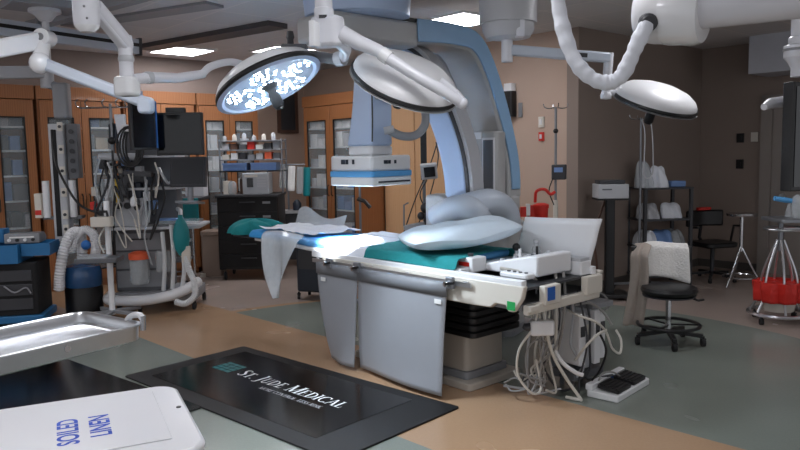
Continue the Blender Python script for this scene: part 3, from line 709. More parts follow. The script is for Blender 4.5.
MB(Mk).box(.1, .45, .02, .3, .10, .13).build('brush_strip', 'black', t)
eb = OP[-1]+CN*.2
MB(Matrix.Translation(eb) @ Matrix.Rotation(YAW, 4, 'Z')).rbox(-.11, .115, -.2, .22, -.12, .03, .09, 6).build('end_cap', 'carm_grey', t, bevel=.03)
# rear housing with recessed panel between the two arcs
hb = W(482, 160, 6.62); Mh = frame(hb, -28)
th = thing('c_arm_gantry', 'boxy grey gantry housing with a recessed panel between the two C-arms', 'x-ray gantry', (hb.x, hb.y, 0))
MB(Mh).rbox(-.15, .165, -.05, .2, -.42, .26, .04).build('housing', 'carm_grey', th, bevel=.02)
MB(Mh).rbox(.02, .145, -.058, -.04, -.34, .2, .01).build('recess_frame', 'white', th, bevel=.004)
MB(Mh).rbox(.035, .13, -.066, -.05, -.32, .18, .008).build('recess_panel', 'mid_grey', th)
MB(Mh).rbox(-.14, .155, -.03, .19, .001-hb.z, -.42, .05).build('pedestal', 'carm_grey', th, bevel=.02)
MB(Mh).rbox(-.14, .02, -.07, -.05, .19, .25, .01).build('top_trim', 'white', th)
# frontal C: pale blue front arc and detector
pf = W(455, 150, 6.2)
t = thing('floor_c_arm', 'pale blue X-ray C-arm carrying the flat square detector over the table', 'x-ray c-arm', (pf.x, pf.y, 0))
YF = math.radians(-30); FN = Vector((-math.sin(YF), math.cos(YF), 0))
def f_pt(px, py):
    r = ray(px, py); k = (pf-CP).dot(FN)/r.dot(FN); return CP+r*k
arcpx = [(384, 56), (400, 58), (416, 66), (429, 83), (440, 106), (448, 126), (455, 148), (459, 168), (461, 186), (462, 212)]
AP = catmull([f_pt(*p) for p in arcpx], 5)
ws = [.205]*len(AP)
MB().path_bar(AP, ws, .24, FN).build('arc', 'carm_pale', t, bevel=.02)
# black seal on its outer edge
def offset(P, dist):
    out = []
    for i in range(len(P)):
        tt = (P[min(i+1, len(P)-1)]-P[max(i-1, 0)]).normalized(); out.append(P[i]+tt.cross(CN)*dist)
    return out
CN_keep = CN; CN = FN
o1, o2 = offset(AP, .115), offset(AP, -.115)
o_ = o1 if (o1[len(o1)//2]-f_pt(380, 150)).length > (o2[len(o2)//2]-f_pt(380, 150)).length else o2
MB().path_bar(o_[6:], .03, .25, FN).build('edge_seal', 'dark_grey', t)
o3 = [p+(p-q).normalized()*.03 for p, q in zip(o_, AP)]
MB().path_bar(o3[6:], .035, .22, FN).build('edge_cover', 'pale_grey', t)
CN = CN_keep
# pivot joint, arms and floor stand
j = W(468, 205, 6.1)
mb = MB(); mb.tube(catmull([W(452, 212, 6.05), W(472, 206, 6.0), W(490, 203, 6.05), W(504, 211, 6.15), W(508, 230, 6.2)], 6), [.12]*25, 18); mb.build('swing_arm', 'arm_cool', t)
MB().ball(W(478, 219, 5.95), .12, .1, .11).build('pivot_cap', 'arm_cool', t)
MB().tube(catmull([W(437, 218, 6.1), W(452, 209, 5.98), W(468, 208, 5.9), W(480, 218, 5.9)], 6), [.105]*19, 16).build('pivot_cover', 'arm_cool', t)
MB(frame(W(438, 214, 6.2), -30)).rbox(-.1, .12, -.08, .2, -.35, .17, .06, 6).build('side_shield', 'carm_grey', t, bevel=.03)
b = W(482, 222, 6.38)
MB(frame((b.x, b.y, 0), -30)).rbox(-.38, .27, -.1, .4, .04, b.z, .08, 6).build('stand', 'carm_grey', t, bevel=.02)
MB(frame((b.x, b.y, 0), -30)).rbox(-.42, .32, -.12, .5, .001, .05, .1, 6).build('base_plate', 'grey', t)
# detector: column, yoke and flat panel
dq = W(371, 172, 5.75); ZB = dq.z
MD = Matrix.Translation((dq.x, dq.y, 0)) @ Matrix.Rotation(math.radians(-41), 4, 'Z')
z0 = W(371, 185, 5.75).z; z1 = W(371, 158, 5.75).z
def rot_box(name, m, x, y, a, b, bev=.01, r=.03): return MB(MD).rbox(-x, x, -y, y, a, b, r).build(name, m, t, bevel=bev)
rot_box('detector_lower', 'white_gloss', .235, .235, z0, z0+.07, .012)
rot_box('detector_stripe', 'pad_blue', .238, .238, z0+.0705, z0+.115, .006)
rot_box('detector_upper', 'white', .23, .23, z0+.1155, z1+.02, .015)
for dx, sd in ((-.12, 0), (-.07, 0), (.0, 0), (.1, 0)):
    pass
for fx in (-1, 1):
    for k, (u_, wd) in enumerate(((-.10, .022), (-.05, .014), (.02, .012))):
        mb = MB(MD)
        zz = z1-.045
        if fx < 0: mb.box(u_+.0, u_+wd*2, -.2335, -.2285, zz, zz+.036)
        else: mb.box(.2285, .2335, u_, u_+wd*2, zz, zz+.028)
        mb.build('marking', 'navy', t, smooth=False)
MB(MD).box(.234, .2385, -.17, .2, z0+.025, z0+.038).build('grid_slot', 'navy', t)
zc = W(371, 146, 5.75).z
rot_box('detector_neck', 'white', .13, .13, z1+.02, zc, .015)
zt = W(380, 62, 5.75).z
mb = MB(MD)
def col(u, v):
    z = zc+(zt-zc)*v; e = max(0, 1-v*1.8); x0, x1 = -.125-.03*e*e+.05*v, .125+.01*e*e
    return z, x0, x1
vs = []
K = 10
for i in range(K+1):
    z, x0, x1 = col(0, i/K); sh = .03*(i/K); y = .115
    vs += [(x0+sh, -y, z), (x1+sh, -y, z), (x1+sh, y, z), (x0+sh, y, z)]
fs = [(i*4+j, i*4+(j+1) % 4, (i+1)*4+(j+1) % 4, (i+1)*4+j) for i in range(K) for j in range(4)]+[(3, 2, 1, 0), (K*4, K*4+1, K*4+2, K*4+3)]
mb.add(vs, fs).build('detector_column', 'carm_pale', t, bevel=.02)
MB(MD).tube([(.132, -.12, zc+.03), (.14, -.12, zc+.2), (.14, -.12, zt-.1)], .006, 6).build('column_seam', 'dark_grey', t)
MB().box(0, 0, 0, 0, 0, 0) if False else None
MB().cyl(W(384, 131, 5.6), W(394, 129, 5.6), .03, seg=14).build('cable_boss', 'pale_grey', t)
MB().tube(catmull([W(388, 130, 5.62), W(402, 136, 5.62), W(416, 135, 5.66), W(425, 124, 5.72), W(424, 108, 5.8), W(416, 98, 5.9), W(408, 92, 5.95)], 6), .033, 12).build('thick_hose', 'grey', t)
MB(MD).rbox(.12, .3, -.1, .1, zt-.3, zt-.02, .04).build('motor_housing', 'carm_grey', t, bevel=.02)
# ================================================================== PATIENT TABLE
TB = frame((.65, 4.22, 0), 132)           # local x along the table (away, left), local y towards camera-left; far edge is y = -.8
def T(u, y, z): return TB @ Vector((u, y, z))
t = thing('patient_table', 'long white procedure table on a boxy pedestal in the middle of the room', 'table', T(1.0, -.42, 0))
MB(TB).rbox(.5, 1.75, -.74, -.18, .001, .05, .03).build('base_plate', 'beige_metal', t, bevel=.006)
MB(TB).rbox(.58, 1.6, -.68, -.24, .05, .10, .03).build('plinth', 'grey', t, bevel=.005)
MB(TB).rbox(.6, 1.5, -.66, -.26, .10, .36, .04).build('pedestal', 'beige_metal', t, bevel=.008)
mb = MB(TB)
for i in range(5): mb.rbox(.48, 1.6, -.72, -.2, .362+i*.05, .402+i*.05, .05)
mb.rbox(.5, 1.58, -.7, -.22, .36, .62, .05); mb.build('bellows', 'black', t, bevel=.008)
# carriage: near and far cheeks, end plate with cut-outs, dark deck
poly = [(-.1, .82), (1.9, .82), (1.9, .70), (.75, .70), (.75, .655), (.3, .655), (.16, .66), (.12, .69), (.04, .69), (.02, .655), (-.02, .655), (-.08, .74)]
SIDE = Matrix(((1, 0, 0, 0), (0, 0, 1, 0), (0, 1, 0, 0), (0, 0, 0, 1)))    # prism in local x-z
MB(TB).prism(poly, -.04, 0.0, SIDE).build('side_panel', 'offwhite', t, bevel=.008)
MB(TB).prism(poly, -.84, -.80, SIDE).build('side_panel', 'offwhite', t, bevel=.008)
e = MB(TB)
e.box(-.12, -.07, -.80, -.62, .68, .80); e.box(-.12, -.07, -.34, -.18, .68, .80); e.box(-.12, -.07, -.13, -.04, .66, .70)
e.box(-.10, -.06, -.80, -.04, .64, .70); e.build('end_plate', 'offwhite', t, bevel=.008)
MB(TB).box(-.05, 1.8, -.80, -.04, .66, .70).build('underframe', 'grey', t)
MB(TB).box(-.07, .6, -.80, -.04, .785, .80).build('deck', 'dark_grey', t)
for y in (-.03, -.76): MB(TB).rbox(-.08, 2.05, y-.025, y+.025, .80, .85, .01).build('slide_rail', 'white', t, bevel=.004)
lab(MB(TB).box(-.126, -.119, -.27, -.20, .71, .79).build('label', 'label_blue', t), 'blue square label')
lab(MB(TB).box(-.035, .025, .0002, .003, .668, .72).build('label', 'green', t), 'green square label on the side panel')
# tabletop with rounded narrowing head end
top = [(.45, -.05), (2.2, -.05), (2.6, -.12), (3.15, -.14), (3.25, -.2), (3.25, -.52), (3.15, -.58), (2.6, -.62), (2.2, -.72), (.45, -.72)]
MB(TB).prism(top, .832, .862).build('tabletop', 'white', t, bevel=.008)
pad = [(.58, -.06), (2.2, -.06), (2.6, -.13), (3.2, -.16), (3.2, -.56), (2.6, -.61), (2.2, -.71), (.58, -.71)]
MB(TB).prism(pad, .863, .915).build('mattress', 'pad_blue', t, bevel=.02)
MB(TB).box(.3, 2.0, .012, .022, .765, .795).build('accessory_rail', 'steel', t)
for u in (.35, .9, 1.45, 1.95): MB(TB).box(u-.015, u+.015, 0, .013, .765, .8).build('rail_block', 'steel', t)
# clamps holding the curtains
for i, (u, nm) in enumerate(((.46, 'rail clamp with a black lever at the right end of the lead curtains'), (1.41, 'middle rail clamp above the gap of the lead curtains'), (1.75, 'left rail clamp above the lead curtains'))):
    c = thing('rail_clamp', nm, 'clamp', T(u, .035, .76), 'clamps on the table rail')
    MB(TB).rbox(u-.03, u+.03, .023, .055, .745, .82, .008).build('body', 'dull_steel', c, bevel=.004)
    MB(TB).cyl((u, .055, .78), (u, .09, .78), .018, seg=14).build('screw', 'chrome', c)
    MB(TB).bar((u, .085, .78), (u-.09, .10, .80), .014, .018).build('lever', 'black', c, bevel=.003)
# lead curtains: hang from a bar, flare a little at the foot
def curtain(u0, u1, name, label, ph, flare):
    c = thing('lead_curtain', label, 'curtain', T((u0+u1)/2, .03, .03), 'lead curtains under the table')
    sk = .16 if u0 > 1 else .0
    def fn(a, b):
        z = .73-.70*b
        wv = .018*math.sin(a*PI*1.3+ph)*b + flare*(b**2.4)*(1-a*.2) + .05*max(0, b-.82)*math.sin(a*4+ph)
        return (u0+(u1-u0)*a + .015*math.sin(b*3)-sk*a*b**1.6+.02*(1-a)*b, .03+wv, z)
    o = MB(TB).grid(fn, 18, 22).build('panel', 'lead', c, solid=.006)
    MB(TB).grid(lambda a, b: (u0-.004+(u1-u0+.008)*a, .0365 if b < .5 else .0365, .775-.09*b), 4, 2).build('top_band', 'lead_band', c, solid=.012)
    MB(TB).cyl((u0, .03, .765), (u1, .03, .765), .012, seg=10).build('hanging_bar', 'dull_steel', c)
    lu = u0+.07 if u0 < 1 else u1-.09
    MB(TB).box(lu-.03, lu+.03, .0435, .0455, .632, .662).build('label', 'paper', c)
curtain(.5, 1.405, 'a', 'grey lead curtain hanging on the right, nearest the pedestal', .3, .03)
curtain(1.415, 1.92, 'b', 'grey lead curtain hanging on the left, beneath the bright light spot', .3, .03)

# ---- linen on the table
def cloth(name, M, fn, nu, nv, m, label, cat, group=None, th=.006, sub=1):
    o = MB(M).grid(fn, nu, nv).build(name, m, None, solid=th, sub=sub); return tag(o, label, cat, group)
rn = random.Random(11)
NZ = [[rn.uniform(-1, 1) for _ in range(40)] for _ in range(40)]
def wr(a, b, f, amp):                     # smooth wrinkle noise
    x, y = (a*f) % 38, (b*f) % 38; i, j = int(x), int(y); u, v = x-i, y-j; u = u*u*(3-2*u); v = v*v*(3-2*v)
    return amp*((NZ[i][j]*(1-u)+NZ[i+1][j]*u)*(1-v)+(NZ[i][j+1]*(1-u)+NZ[i+1][j+1]*u)*v)
def teal(a, b):
    u = .5+.98*a; s_ = -.80+.83*b; y = s_; z = .925
    if s_ > -.045: k = s_+.045; y = -.045+k*.25; z = .925-k*1.0
    if s_ < -.715: k = -.715-s_; y = -.715-k*.2; z = .925-k
    return (u+.03*math.sin(b*5), y, z+wr(a, b, 5, .005))
cloth('drape_sheet', TB, teal, 24, 24, 'teal_cloth', 'teal green sheet covering the right half of the table pad', 'sheet', None, .004)
def whit(a, b):
    u = 1.45+.50*a; s_ = -.75+.80*b; y = s_; z = .928
    y0 = -.045 if u < 2.2 else -.045-(u-2.2)*.16
    if s_ > y0: k = s_-y0; y = y0+k*.3; z = .928-k*1.0
    return (u+.05*math.sin(b*4+1), y, z+abs(wr(a, b, 6, .010)))
cloth('bed_sheet', TB, whit, 26, 20, 'white_cloth', 'white sheet spread on the table under the bright light spot', 'sheet', None, .004)
def blu(a, b):
    u = 2.62+.62*a; y = -.62+.5*b
    return (u, y, .924+wr(a+.3, b, 5, .006)-(.06*(max(0, b-.94)/.06) if b > .94 else 0))
cloth('blue_pad', TB, blu, 14, 14, 'blue_cloth', 'bright blue absorbent pad on the narrow head end of the table', 'pad', None, .005)
def crump(a, b):
    u = 2.25+.9*a; y = -.70+.52*b
    return (u, y, .94+abs(wr(a, b, 7, .035))+.02*math.sin(PI*a)*math.sin(PI*b))
cloth('paper_drape', TB, crump, 28, 22, 'white_cloth', 'crumpled white drape lying on the head end of the table', 'drape', None, .003)
def runner(a, b):
    return (1.3+.75*a, -.74+.22*b+.02*math.sin(a*6), .934+abs(wr(a, b, 6, .012)))
cloth('draw_sheet', TB, runner, 20, 8, 'white_cloth', 'narrow white draw sheet along the far edge beside the teal sheet', 'sheet', None, .003)
# translucent drape falling off the near edge in a point
def film(a, b):
    wdt = .62*(1-b)**.8+.01; u = 2.18+.36*b+wdt*a
    z = .955-.56*b+.02*math.sin(a*PI)*(1-b); y = -.05 if b < .001 else .0+.03*math.sin(a*6+b*3)+.03*b
    return (u, y, z)
tag(MB(TB).grid(film, 16, 18).build('plastic_drape', 'plastic_film', None, solid=.002, sub=1), 'translucent plastic drape hanging in a point off the near table edge', 'drape')
# upright translucent flap on the far side
def flap(a, b):
    u = 3.25-.75*a; return (u, -.66-.05*b+.03*math.sin(a*4), .945+(.14+.05*math.sin(a*7))*b*(1-.3*a))
tag(MB(TB).grid(flap, 14, 8).build('plastic_flap', 'plastic_film', None, solid=.002, sub=1), 'translucent sheet standing up along the far edge of the head end', 'drape')
# pillow
pcn = T(.77, -.37, .925); pd = (T(.55, -.86, 0)-T(1.0, .0, 0)).normalized()
MP = basis(pcn, (0, 0, 1), pd)
def pil(sgn):
    def fn(a, b):
        x = (a*2-1); y = (b*2-1); e = max(0, (1-abs(x)**3))*max(0, (1-abs(y)**3)); e = e**.5
        px_, py_ = x*.41*(1-.06*y*y), y*.29*(1-.08*x*x)
        zc = .085+.05*(x+1)*.5+.03*max(0, x)
        return (px_, py_, zc+sgn*(.082*e)+wr(a, b, 5, .022)*e*(1 if sgn > 0 else 0)+(.015*math.sin(a*9) if e < .3 else 0))
    return fn
mb = MB(MP); mb.grid(pil(1), 26, 18); mb.grid(pil(-1), 26, 18)
o = mb.build('pillow', 'pillow', None, sub=1); tag(o, 'pale blue-white pillow lying across the right end of the table', 'pillow')
# upright white plastic board
def board(a, b):
    u = .62-.63*a; return (u-.09*b, -.8-.02+.02*math.sin(a*3), .85+.29*b+(.02*a if b > .5 else -.05*a*0))
tag(MB(TB).grid(board, 16, 6).build('plastic_board', 'white', None, solid=.008), 'upright white plastic shield board along the far side of the table end', 'board')
# control console, joystick panel and small boxes on the end
c = thing('control_console', 'white sloped table control console with buttons, in front of the white board', 'control panel', T(.28, -.45, .83))
prof = [(.0, .83), (.46, .83), (.46, .87), (.40, .885), (.06, .96), (.0, .96)]
MB(TB).prism(prof, -.62, -.26, SIDE).build('housing', 'white', c, bevel=.012)
for i in range(5):
    u = .12+i*.055; zt_ = .96-(u-.06)*.22
    for k in range(3):
        y = -.33-k*.1
        if (i+k) % 2 == 0: MB(TB).cyl((u, y, zt_-.012), (u, y, zt_+.012), .014, seg=10).build('button', 'mid_grey' if k == 1 else 'pale_grey', c)
for y in (-.34, -.52):
    MB(TB).cyl((.2, y, .93), (.2, y, .985), .009, seg=8).build('joystick', 'black' if y < -.5 else 'white', c)
c = thing('remote_box', 'small white box with a red light next to the pillow', 'control box', T(.5, -.2, .83))
MB(TB).rbox(.42, .58, -.27, -.13, .83, .925, .012).build('housing', 'white', c, bevel=.006)
MB(TB).box(.45, .54, -.1305, -.127, .868, .895).build('lamp', 'red', c); MB(TB).cyl((.5, -.2, .925), (.5, -.2, .945), .02, seg=12).build('knob', 'dark_grey', c)
c = thing('cable_box', 'white square junction box with a dark port behind the sloped console', 'control box', T(.42, -.60, .83))
MB(TB).rbox(.36, .47, -.70, -.60, .80, .90, .01).build('housing', 'white_gloss', c, bevel=.005); MB(TB).box(.39, .44, -.6, -.597, .84, .87).build('port', 'black', c)
c = thing('pendant_control', 'small white handset lying on the dark deck at the near table corner', 'handset', T(.1, -.17, .83))
MB(TB).rbox(-.02, .2, -.22, -.13, .832, .865, .02).build('body', 'white', c, bevel=.008)
for k in range(4): MB(TB).cyl((.02+k*.045, -.175, .865), (.02+k*.045, -.175, .872), .012, seg=10).build('button', 'mid_grey', c)
c = thing('table_module', 'grey and white boxy module at the table end below the white board', 'control box', T(.05, -.68, .8))
MB(TB).rbox(-.06, .2, -.76, -.64, .80, .89, .01).build('housing', 'white', c, bevel=.005); MB(TB).rbox(.2, .28, -.74, -.66, .80, .87, .01).build('side_block', 'dark_grey', c)
MB(TB).rbox(-.05, .19, -.755, -.645, .89, .91, .01).build('lid', 'pale_grey', c)
c = thing('small_bottle', 'small clear bottle standing between the console and the white board', 'bottle', T(.36, -.72, .83))
MB(TB).lathe([(.03, .0), (.032, .01), (.032, .1), (.018, .125), (.018, .15)], Matrix.Translation((.36, -.72, .831)), 16).build('body', 'clear_plastic', c)
MB(TB).cyl((.36, -.72, .98), (.36, -.72, 1.0), .02, seg=12).build('cap', 'pale_grey', c)
c = thing('control_lever', 'black round-topped lever on the table end beside the pillow', 'lever', T(.62, -.6, .916)); 
MB(TB).cyl((.47, -.64, .83), (.47, -.64, .93), .012, seg=10).build('stem', 'steel', c); MB(TB).ball((.47, -.64, .945), .028).build('grip', 'black', c)

# ---- cable bundle and interface boxes hanging at the table end
def cable(name, pts, r, m, label, group='cables at the table end', k=7): return tag(MB().tube(catmull(pts, k), r, 7).build(name, m), label, 'cable', group)
DE = 4.62
cset = [
 ([(500, 268, 4.5), (530, 275, 4.5), (541, 292, 4.45), (545, 320, 4.4), (552, 352, 4.45), (566, 378, 4.5), (580, 398, 4.5), (579, 404, 4.5), (566, 397, 4.55)], 'cable_white', .011, 'thick white cable looping out furthest right onto the tan floor'),
 ([(555, 268, 4.6), (556, 290, 4.5), (556, 330, 4.48), (556, 350, 4.5)], 'cable_white', .011, 'straight white cable dropping between the table labels'),
 ([(563, 268, 4.6), (565, 300, 4.5), (562, 330, 4.5), (557, 352, 4.55)], 'cable_grey', .010, 'grey cable dropping beside the straight white one'),
 ([(545, 290, 4.45), (538, 310, 4.4), (533, 328, 4.38), (519, 350, 4.4), (518, 375, 4.45), (532, 393, 4.45), (541, 388, 4.5), (536, 360, 4.5)], 'cable_white', .008, 'white cable making the widest loop at left of the bundle'),
 ([(560, 330, 4.5), (545, 352, 4.5), (540, 375, 4.5), (543, 392, 4.5)], 'cable_grey', .007, 'thin grey cable arching down to the left floor coil'),
 ([(550, 345, 4.5), (536, 340, 4.5), (526, 355, 4.5), (530, 380, 4.5), (545, 386, 4.5)], 'cable_grey', .006, 'thin grey cable in a tight loop inside the wide white loop'),
 ([(552, 345, 4.5), (562, 362, 4.5), (575, 372, 4.5), (583, 375, 4.5)], 'white', .014, 'short thick white hose ending in a plug'),
 ([(575, 360, 4.6), (586, 346, 4.5), (597, 335, 4.5), (606, 330, 4.6)], 'cable_white', .009, 'white cable rising in front of the upright interface boxes'),
 ([(568, 310, 4.6), (580, 316, 4.5), (596, 322, 4.5), (606, 332, 4.6), (612, 348, 4.65), (620, 353, 4.7), (621, 340, 4.75), (616, 330, 4.8)], 'cable_white', .008, 'white cable curling round the right of the interface boxes'),
 ([(575, 305, 4.6), (590, 303, 4.7), (603, 312, 4.75), (612, 325, 4.75)], 'cable_grey', .009, 'grey cable arched over the tops of the interface boxes'),
 ([(598, 330, 4.6), (606, 350, 4.55), (600, 370, 4.6), (592, 380, 4.65)], 'black', .008, 'black cable behind the footswitch leading up to the boxes'),
 ([(548, 352, 4.55), (552, 372, 4.55), (556, 392, 4.55), (546, 390, 4.5)], 'cable_white', .007, 'white cable falling straight to the floor coil'),
 ([(542, 350, 4.6), (545, 370, 4.6), (560, 390, 4.62), (575, 385, 4.65), (560, 375, 4.6)], 'dark_grey', .008, 'dark cable coiled on the floor under the boxes'),
 ([(504, 383, 4.65), (516, 378, 4.6), (526, 388, 4.5), (512, 391, 4.55), (506, 384, 4.65)], 'cable_grey', .006, 'thin grey cable ring lying by the pedestal base'),
 ([(575, 300, 5.0), (590, 290, 5.1), (605, 299, 5.1), (596, 309, 5.0), (580, 305, 4.9), (592, 297, 5.0)], 'dark_grey', .007, 'dark tangled cable under the table end corner'),
 ([(585, 300, 4.95), (600, 293, 5.0), (610, 304, 5.0), (602, 312, 5.0)], 'cable_grey', .006, 'grey tangled cable under the table end corner'),
 ([(620, 376, 4.75), (612, 372, 4.75), (602, 374, 4.7), (596, 388, 4.62)], 'cable_grey', .006, 'grey footswitch lead lying just behind the pedal'),
]
rc = random.Random(4)
sides = ('left of', 'in front of', 'right of', 'under', 'behind')
for k in range(12):
    x0 = 534+rc.random()*50; xb = x0+rc.uniform(-18, 18); d0 = rc.uniform(4.5, 4.75); yb = 378+rc.random()*16
    pts = [(x0, 285+rc.random()*10, d0), (x0+rc.uniform(-8, 8), 315, d0), (x0+rc.uniform(-14, 14), 345, d0-.05), (xb, yb-12, d0), (xb+rc.uniform(-16, 16), yb, d0), (xb+rc.uniform(-26, 26), yb+rc.uniform(-12, 2), d0)]
    cset.append((pts, ('cable_white', 'cable_grey', 'pale_grey', 'dark_grey')[k % 4], rc.uniform(.005, .009), 'one of the thin leads tangled in the bundle hanging from the table end'))
for pts, m, r, nm in cset:
    P = [W(*p) for p in pts]
    for p in P: p.z = max(p.z, r+.002)
    cable('cable', P, r, m, nm)
# interface boxes: four upright modules on a hanger plate
hb = W(585, 335, 4.85); MI = frame((hb.x, hb.y, 0), 35)
zt_, zb_ = W(585, 308, 4.85).z, W(585, 366, 4.85).z
c = thing('interface_rack', 'rack of upright grey interface boxes hanging at the table end', 'equipment rack', (hb.x, hb.y, zb_))
for k, m in enumerate(('white', 'pale_grey', 'white', 'white')):
    x = -.14+k*.075
    b_ = MB(MI).rbox(x-.03, x+.03, -.1+.02*(k % 2), .12, zb_+.05*(k == 0)+.02*k, zt_-.03*(k % 2), .008).build('module', m, c, bevel=.005)
    MB(MI).box(x-.02, x+.02, -.104+.02*(k % 2), -.099+.02*(k % 2), zt_-.16, zt_-.09).build('socket', 'dark_grey' if k != 1 else 'offwhite', b_)
MB(MI).box(-.19, .14, .12, .14, zb_, .70).build('hanger_plate', 'dull_steel', c)
MB(MI).rbox(-.18, .13, -.06, .13, zb_-.06, zb_-.005, .01).build('tray', 'mid_grey', c)
MB(MI).rbox(-.02, .2, -.08, .1, zt_+.005, zt_+.04, .01).build('top_box', 'grey', c)
for k in range(2): MB(MI).bar((-.12+.2*k, .1, zb_-.06), (-.12+.2*k, .1, .001), .03, .03).build('support_leg', 'mid_grey', c)
# white transducer block
q = W(541, 327, 4.4); Mq = basis(q, (0, 0, 1), RT*.95+UP*.15)
c = thing('transducer_block', 'white connector block dangling left of the interface boxes', 'connector', q)
MB(Mq).rbox(-.07, .08, -.04, .04, -.05, .045, .02).build('body', 'white', c, bevel=.012); MB(Mq).tube([(-.07, 0, .0), (-.1, 0, .0), (-.11, 0, -.01)], [.028, .026, .012], 12).build('plug', 'dark_grey', c)
# footswitch
q = (G(594, 397)+G(614, 404)+G(646, 385)+G(625, 378))/4; d = (G(646, 385)-G(614, 404)); ang = math.degrees(math.atan2(d.y, d.x))
Mf = frame((q.x, q.y, 0), ang)
c = thing('footswitch', 'white double foot pedal with black treads on the green floor', 'foot pedal', (q.x, q.y, 0))
MB(Mf).rbox(-.25, .25, -.1, .12, .001, .045, .02).build('base', 'white_gloss', c, bevel=.006)
for k in (-1, 1):
    mb = MB(Mf @ Matrix.Translation((k*.115, -.01, .046)) @ Matrix.Rotation(math.radians(6), 4, 'X')); mb.rbox(-.095, .095, -.075, .075, .008, .03, .01)
    for j in range(5): mb.box(-.085, .085, -.06+j*.028, -.05+j*.028, .03, .035)
    mb.build('pedal', 'black', c)
MB(Mf).rbox(-.25, .25, .08, .13, .045, .085, .015).build('guard', 'white_gloss', c, bevel=.006)
MB(Mf).box(.02, .14, .079, .0825, .055, .075).build('label', 'label_blue', c)
# ================================================================== FOREGROUND: TRAY AND LINEN HAMPER
q = G(143, 324, .95); MTY = frame((q.x, q.y, 0), math.degrees(math.atan2(-.815, -.58)))   # local x -> towards camera-left, local y -> camera-right... 
t = thing('instrument_stand', 'shiny empty stainless steel tray on a stand at the lower left', 'instrument stand', (q.x-.3, q.y-.2, 0))
# tray: local x 0.77 m long, local y from -0.43 to 0
def tray_mesh():
    mb = MB(MTY); n = []
    def ring(x0, x1, y0, y1, r, z):
        p = []
        for cx, cy, a in ((x1-r, y1-r, 0), (x0+r, y1-r, 90), (x0+r, y0+r, 180), (x1-r, y0+r, 270)):
            for i in range(6):
                w_ = math.radians(a+18*i); p.append((cx+r*math.cos(w_), cy+r*math.sin(w_), z))
        return p
    rings = [ring(0, .77, -.43, 0, .05, .89), ring(-.004, .774, -.434, .004, .055, .945), ring(-.014, .784, -.444, .014, .06, .948), ring(-.014, .784, -.444, .014, .06, .953),
             ring(0, .77, -.43, 0, .055, .955), ring(.006, .764, -.424, -.006, .05, .948), ring(.012, .758, -.418, -.012, .045, .915), ring(.022, .748, -.408, -.022, .04, .908)]
    m = len(rings[0]); vs = [v for r_ in rings for v in r_]
    fs = [(i*m+j, i*m+(j+1) % m, (i+1)*m+(j+1) % m, (i+1)*m+j) for i in range(len(rings)-1) for j in range(m)]
    fs += [tuple(range(m-1, -1, -1)), tuple(range((len(rings)-1)*m, len(rings)*m))]
    return mb.add(vs, fs)
tray_mesh().build('tray', 'steel', t)
MB().tube(catmull([W(126, 322, 2.9), W(131, 316, 2.85), W(139, 315, 2.8), W(143, 319, 2.78)], 5), .012, 8).build('corner_clamp', 'white', t)
MB().cyl(W(143, 316, 2.78), W(143, 330, 2.78), .011, seg=10).build('clamp_screw', 'chrome', t)
MB(MTY).cyl((.32, .001, .925), (.32, .008, .925), .012, seg=14).build('rivet', 'chrome', t)
MB(MTY).tube([(.05, -.38, .88), (.72, -.38, .88), (.72, -.05, .88), (.05, -.05, .88)], .009, 8, closed=True).build('support_frame', 'chrome', t)
MB(MTY).cyl((.72, -.21, .06), (.72, -.21, .88), .016).build('post', 'chrome', t)
mb = MB(MTY); mb.tube([(.1, -.45, .06), (.72, -.45, .06), (.72, .03, .06), (.1, .03, .06)], .015, 8); mb.build('base', 'chrome', t)
for x, y in ((.1, -.45), (.72, -.45), (.72, .03), (.1, .03)): caster(t, MTY @ Vector((x, y, .001)), .025)
# hamper
q = Vector((-.715, 2.205, 0)); MH = frame(q, 25.5)
t = thing('linen_hamper', 'white flip-lid hamper lettered in blue at the bottom left corner', 'laundry hamper', q+Vector((-.2, -.35, 0)))
lid_ = MB(MH).rbox(-.66, 0, -.56, 0, .872, .9, .07, 8).build('lid', 'lid', t, bevel=.01)
MB(MH).rbox(-.5, -.075, -.47, -.06, .9, .904, .006).build('lid_panel', 'lid', lid_, bevel=.002)
MB(MH).cyl((-.025, -.235, .899), (-.025, -.235, .902), .007, seg=12).build('screw', 'black', lid_)
MB(MH).box(-.62, -.04, -.52, -.04, .80, .871).build('rim', 'white', t, bevel=.02)
MB(MH).rbox(-.58, -.08, -.48, -.08, .12, .80, .06).build('bag', 'white_cloth', t, bevel=.01)
mb = MB(MH)
for x, y in ((-.6, -.5), (-.06, -.5), (-.06, -.06), (-.6, -.06)): mb.cyl((x, y, .08), (x, y, .81), .012, seg=10)
mb.tube([(-.6, -.5, .1), (-.06, -.5, .1), (-.06, -.06, .1), (-.6, -.06, .1)], .012, 8, closed=True); mb.build('frame', 'chrome', t)
for x, y in ((-.6, -.5), (-.06, -.5), (-.06, -.06), (-.6, -.06)): caster(t, MH @ Vector((x, y, .001)), .025)
def text_mesh(s_, size, M, name, m, parent, sx=1.0):
    cu = bpy.data.curves.new(name, 'FONT'); cu.body = s_; cu.size = size; cu.align_x = 'CENTER'; cu.align_y = 'CENTER'; cu.offset = size*.022
    ob = bpy.data.objects.new(name, cu); COL.objects.link(ob)
    dg = bpy.context.evaluated_depsgraph_get(); me = bpy.data.meshes.new_from_object(ob.evaluated_get(dg))
    bpy.data.objects.remove(ob); bpy.data.curves.remove(cu)
    mb = MB(M); mb.add([(v.co.x*sx, v.co.y, 0) for v in me.vertices], [tuple(p.vertices) for p in me.polygons]); bpy.data.meshes.remove(me)
    return mb.build(name, m, parent, smooth=False)
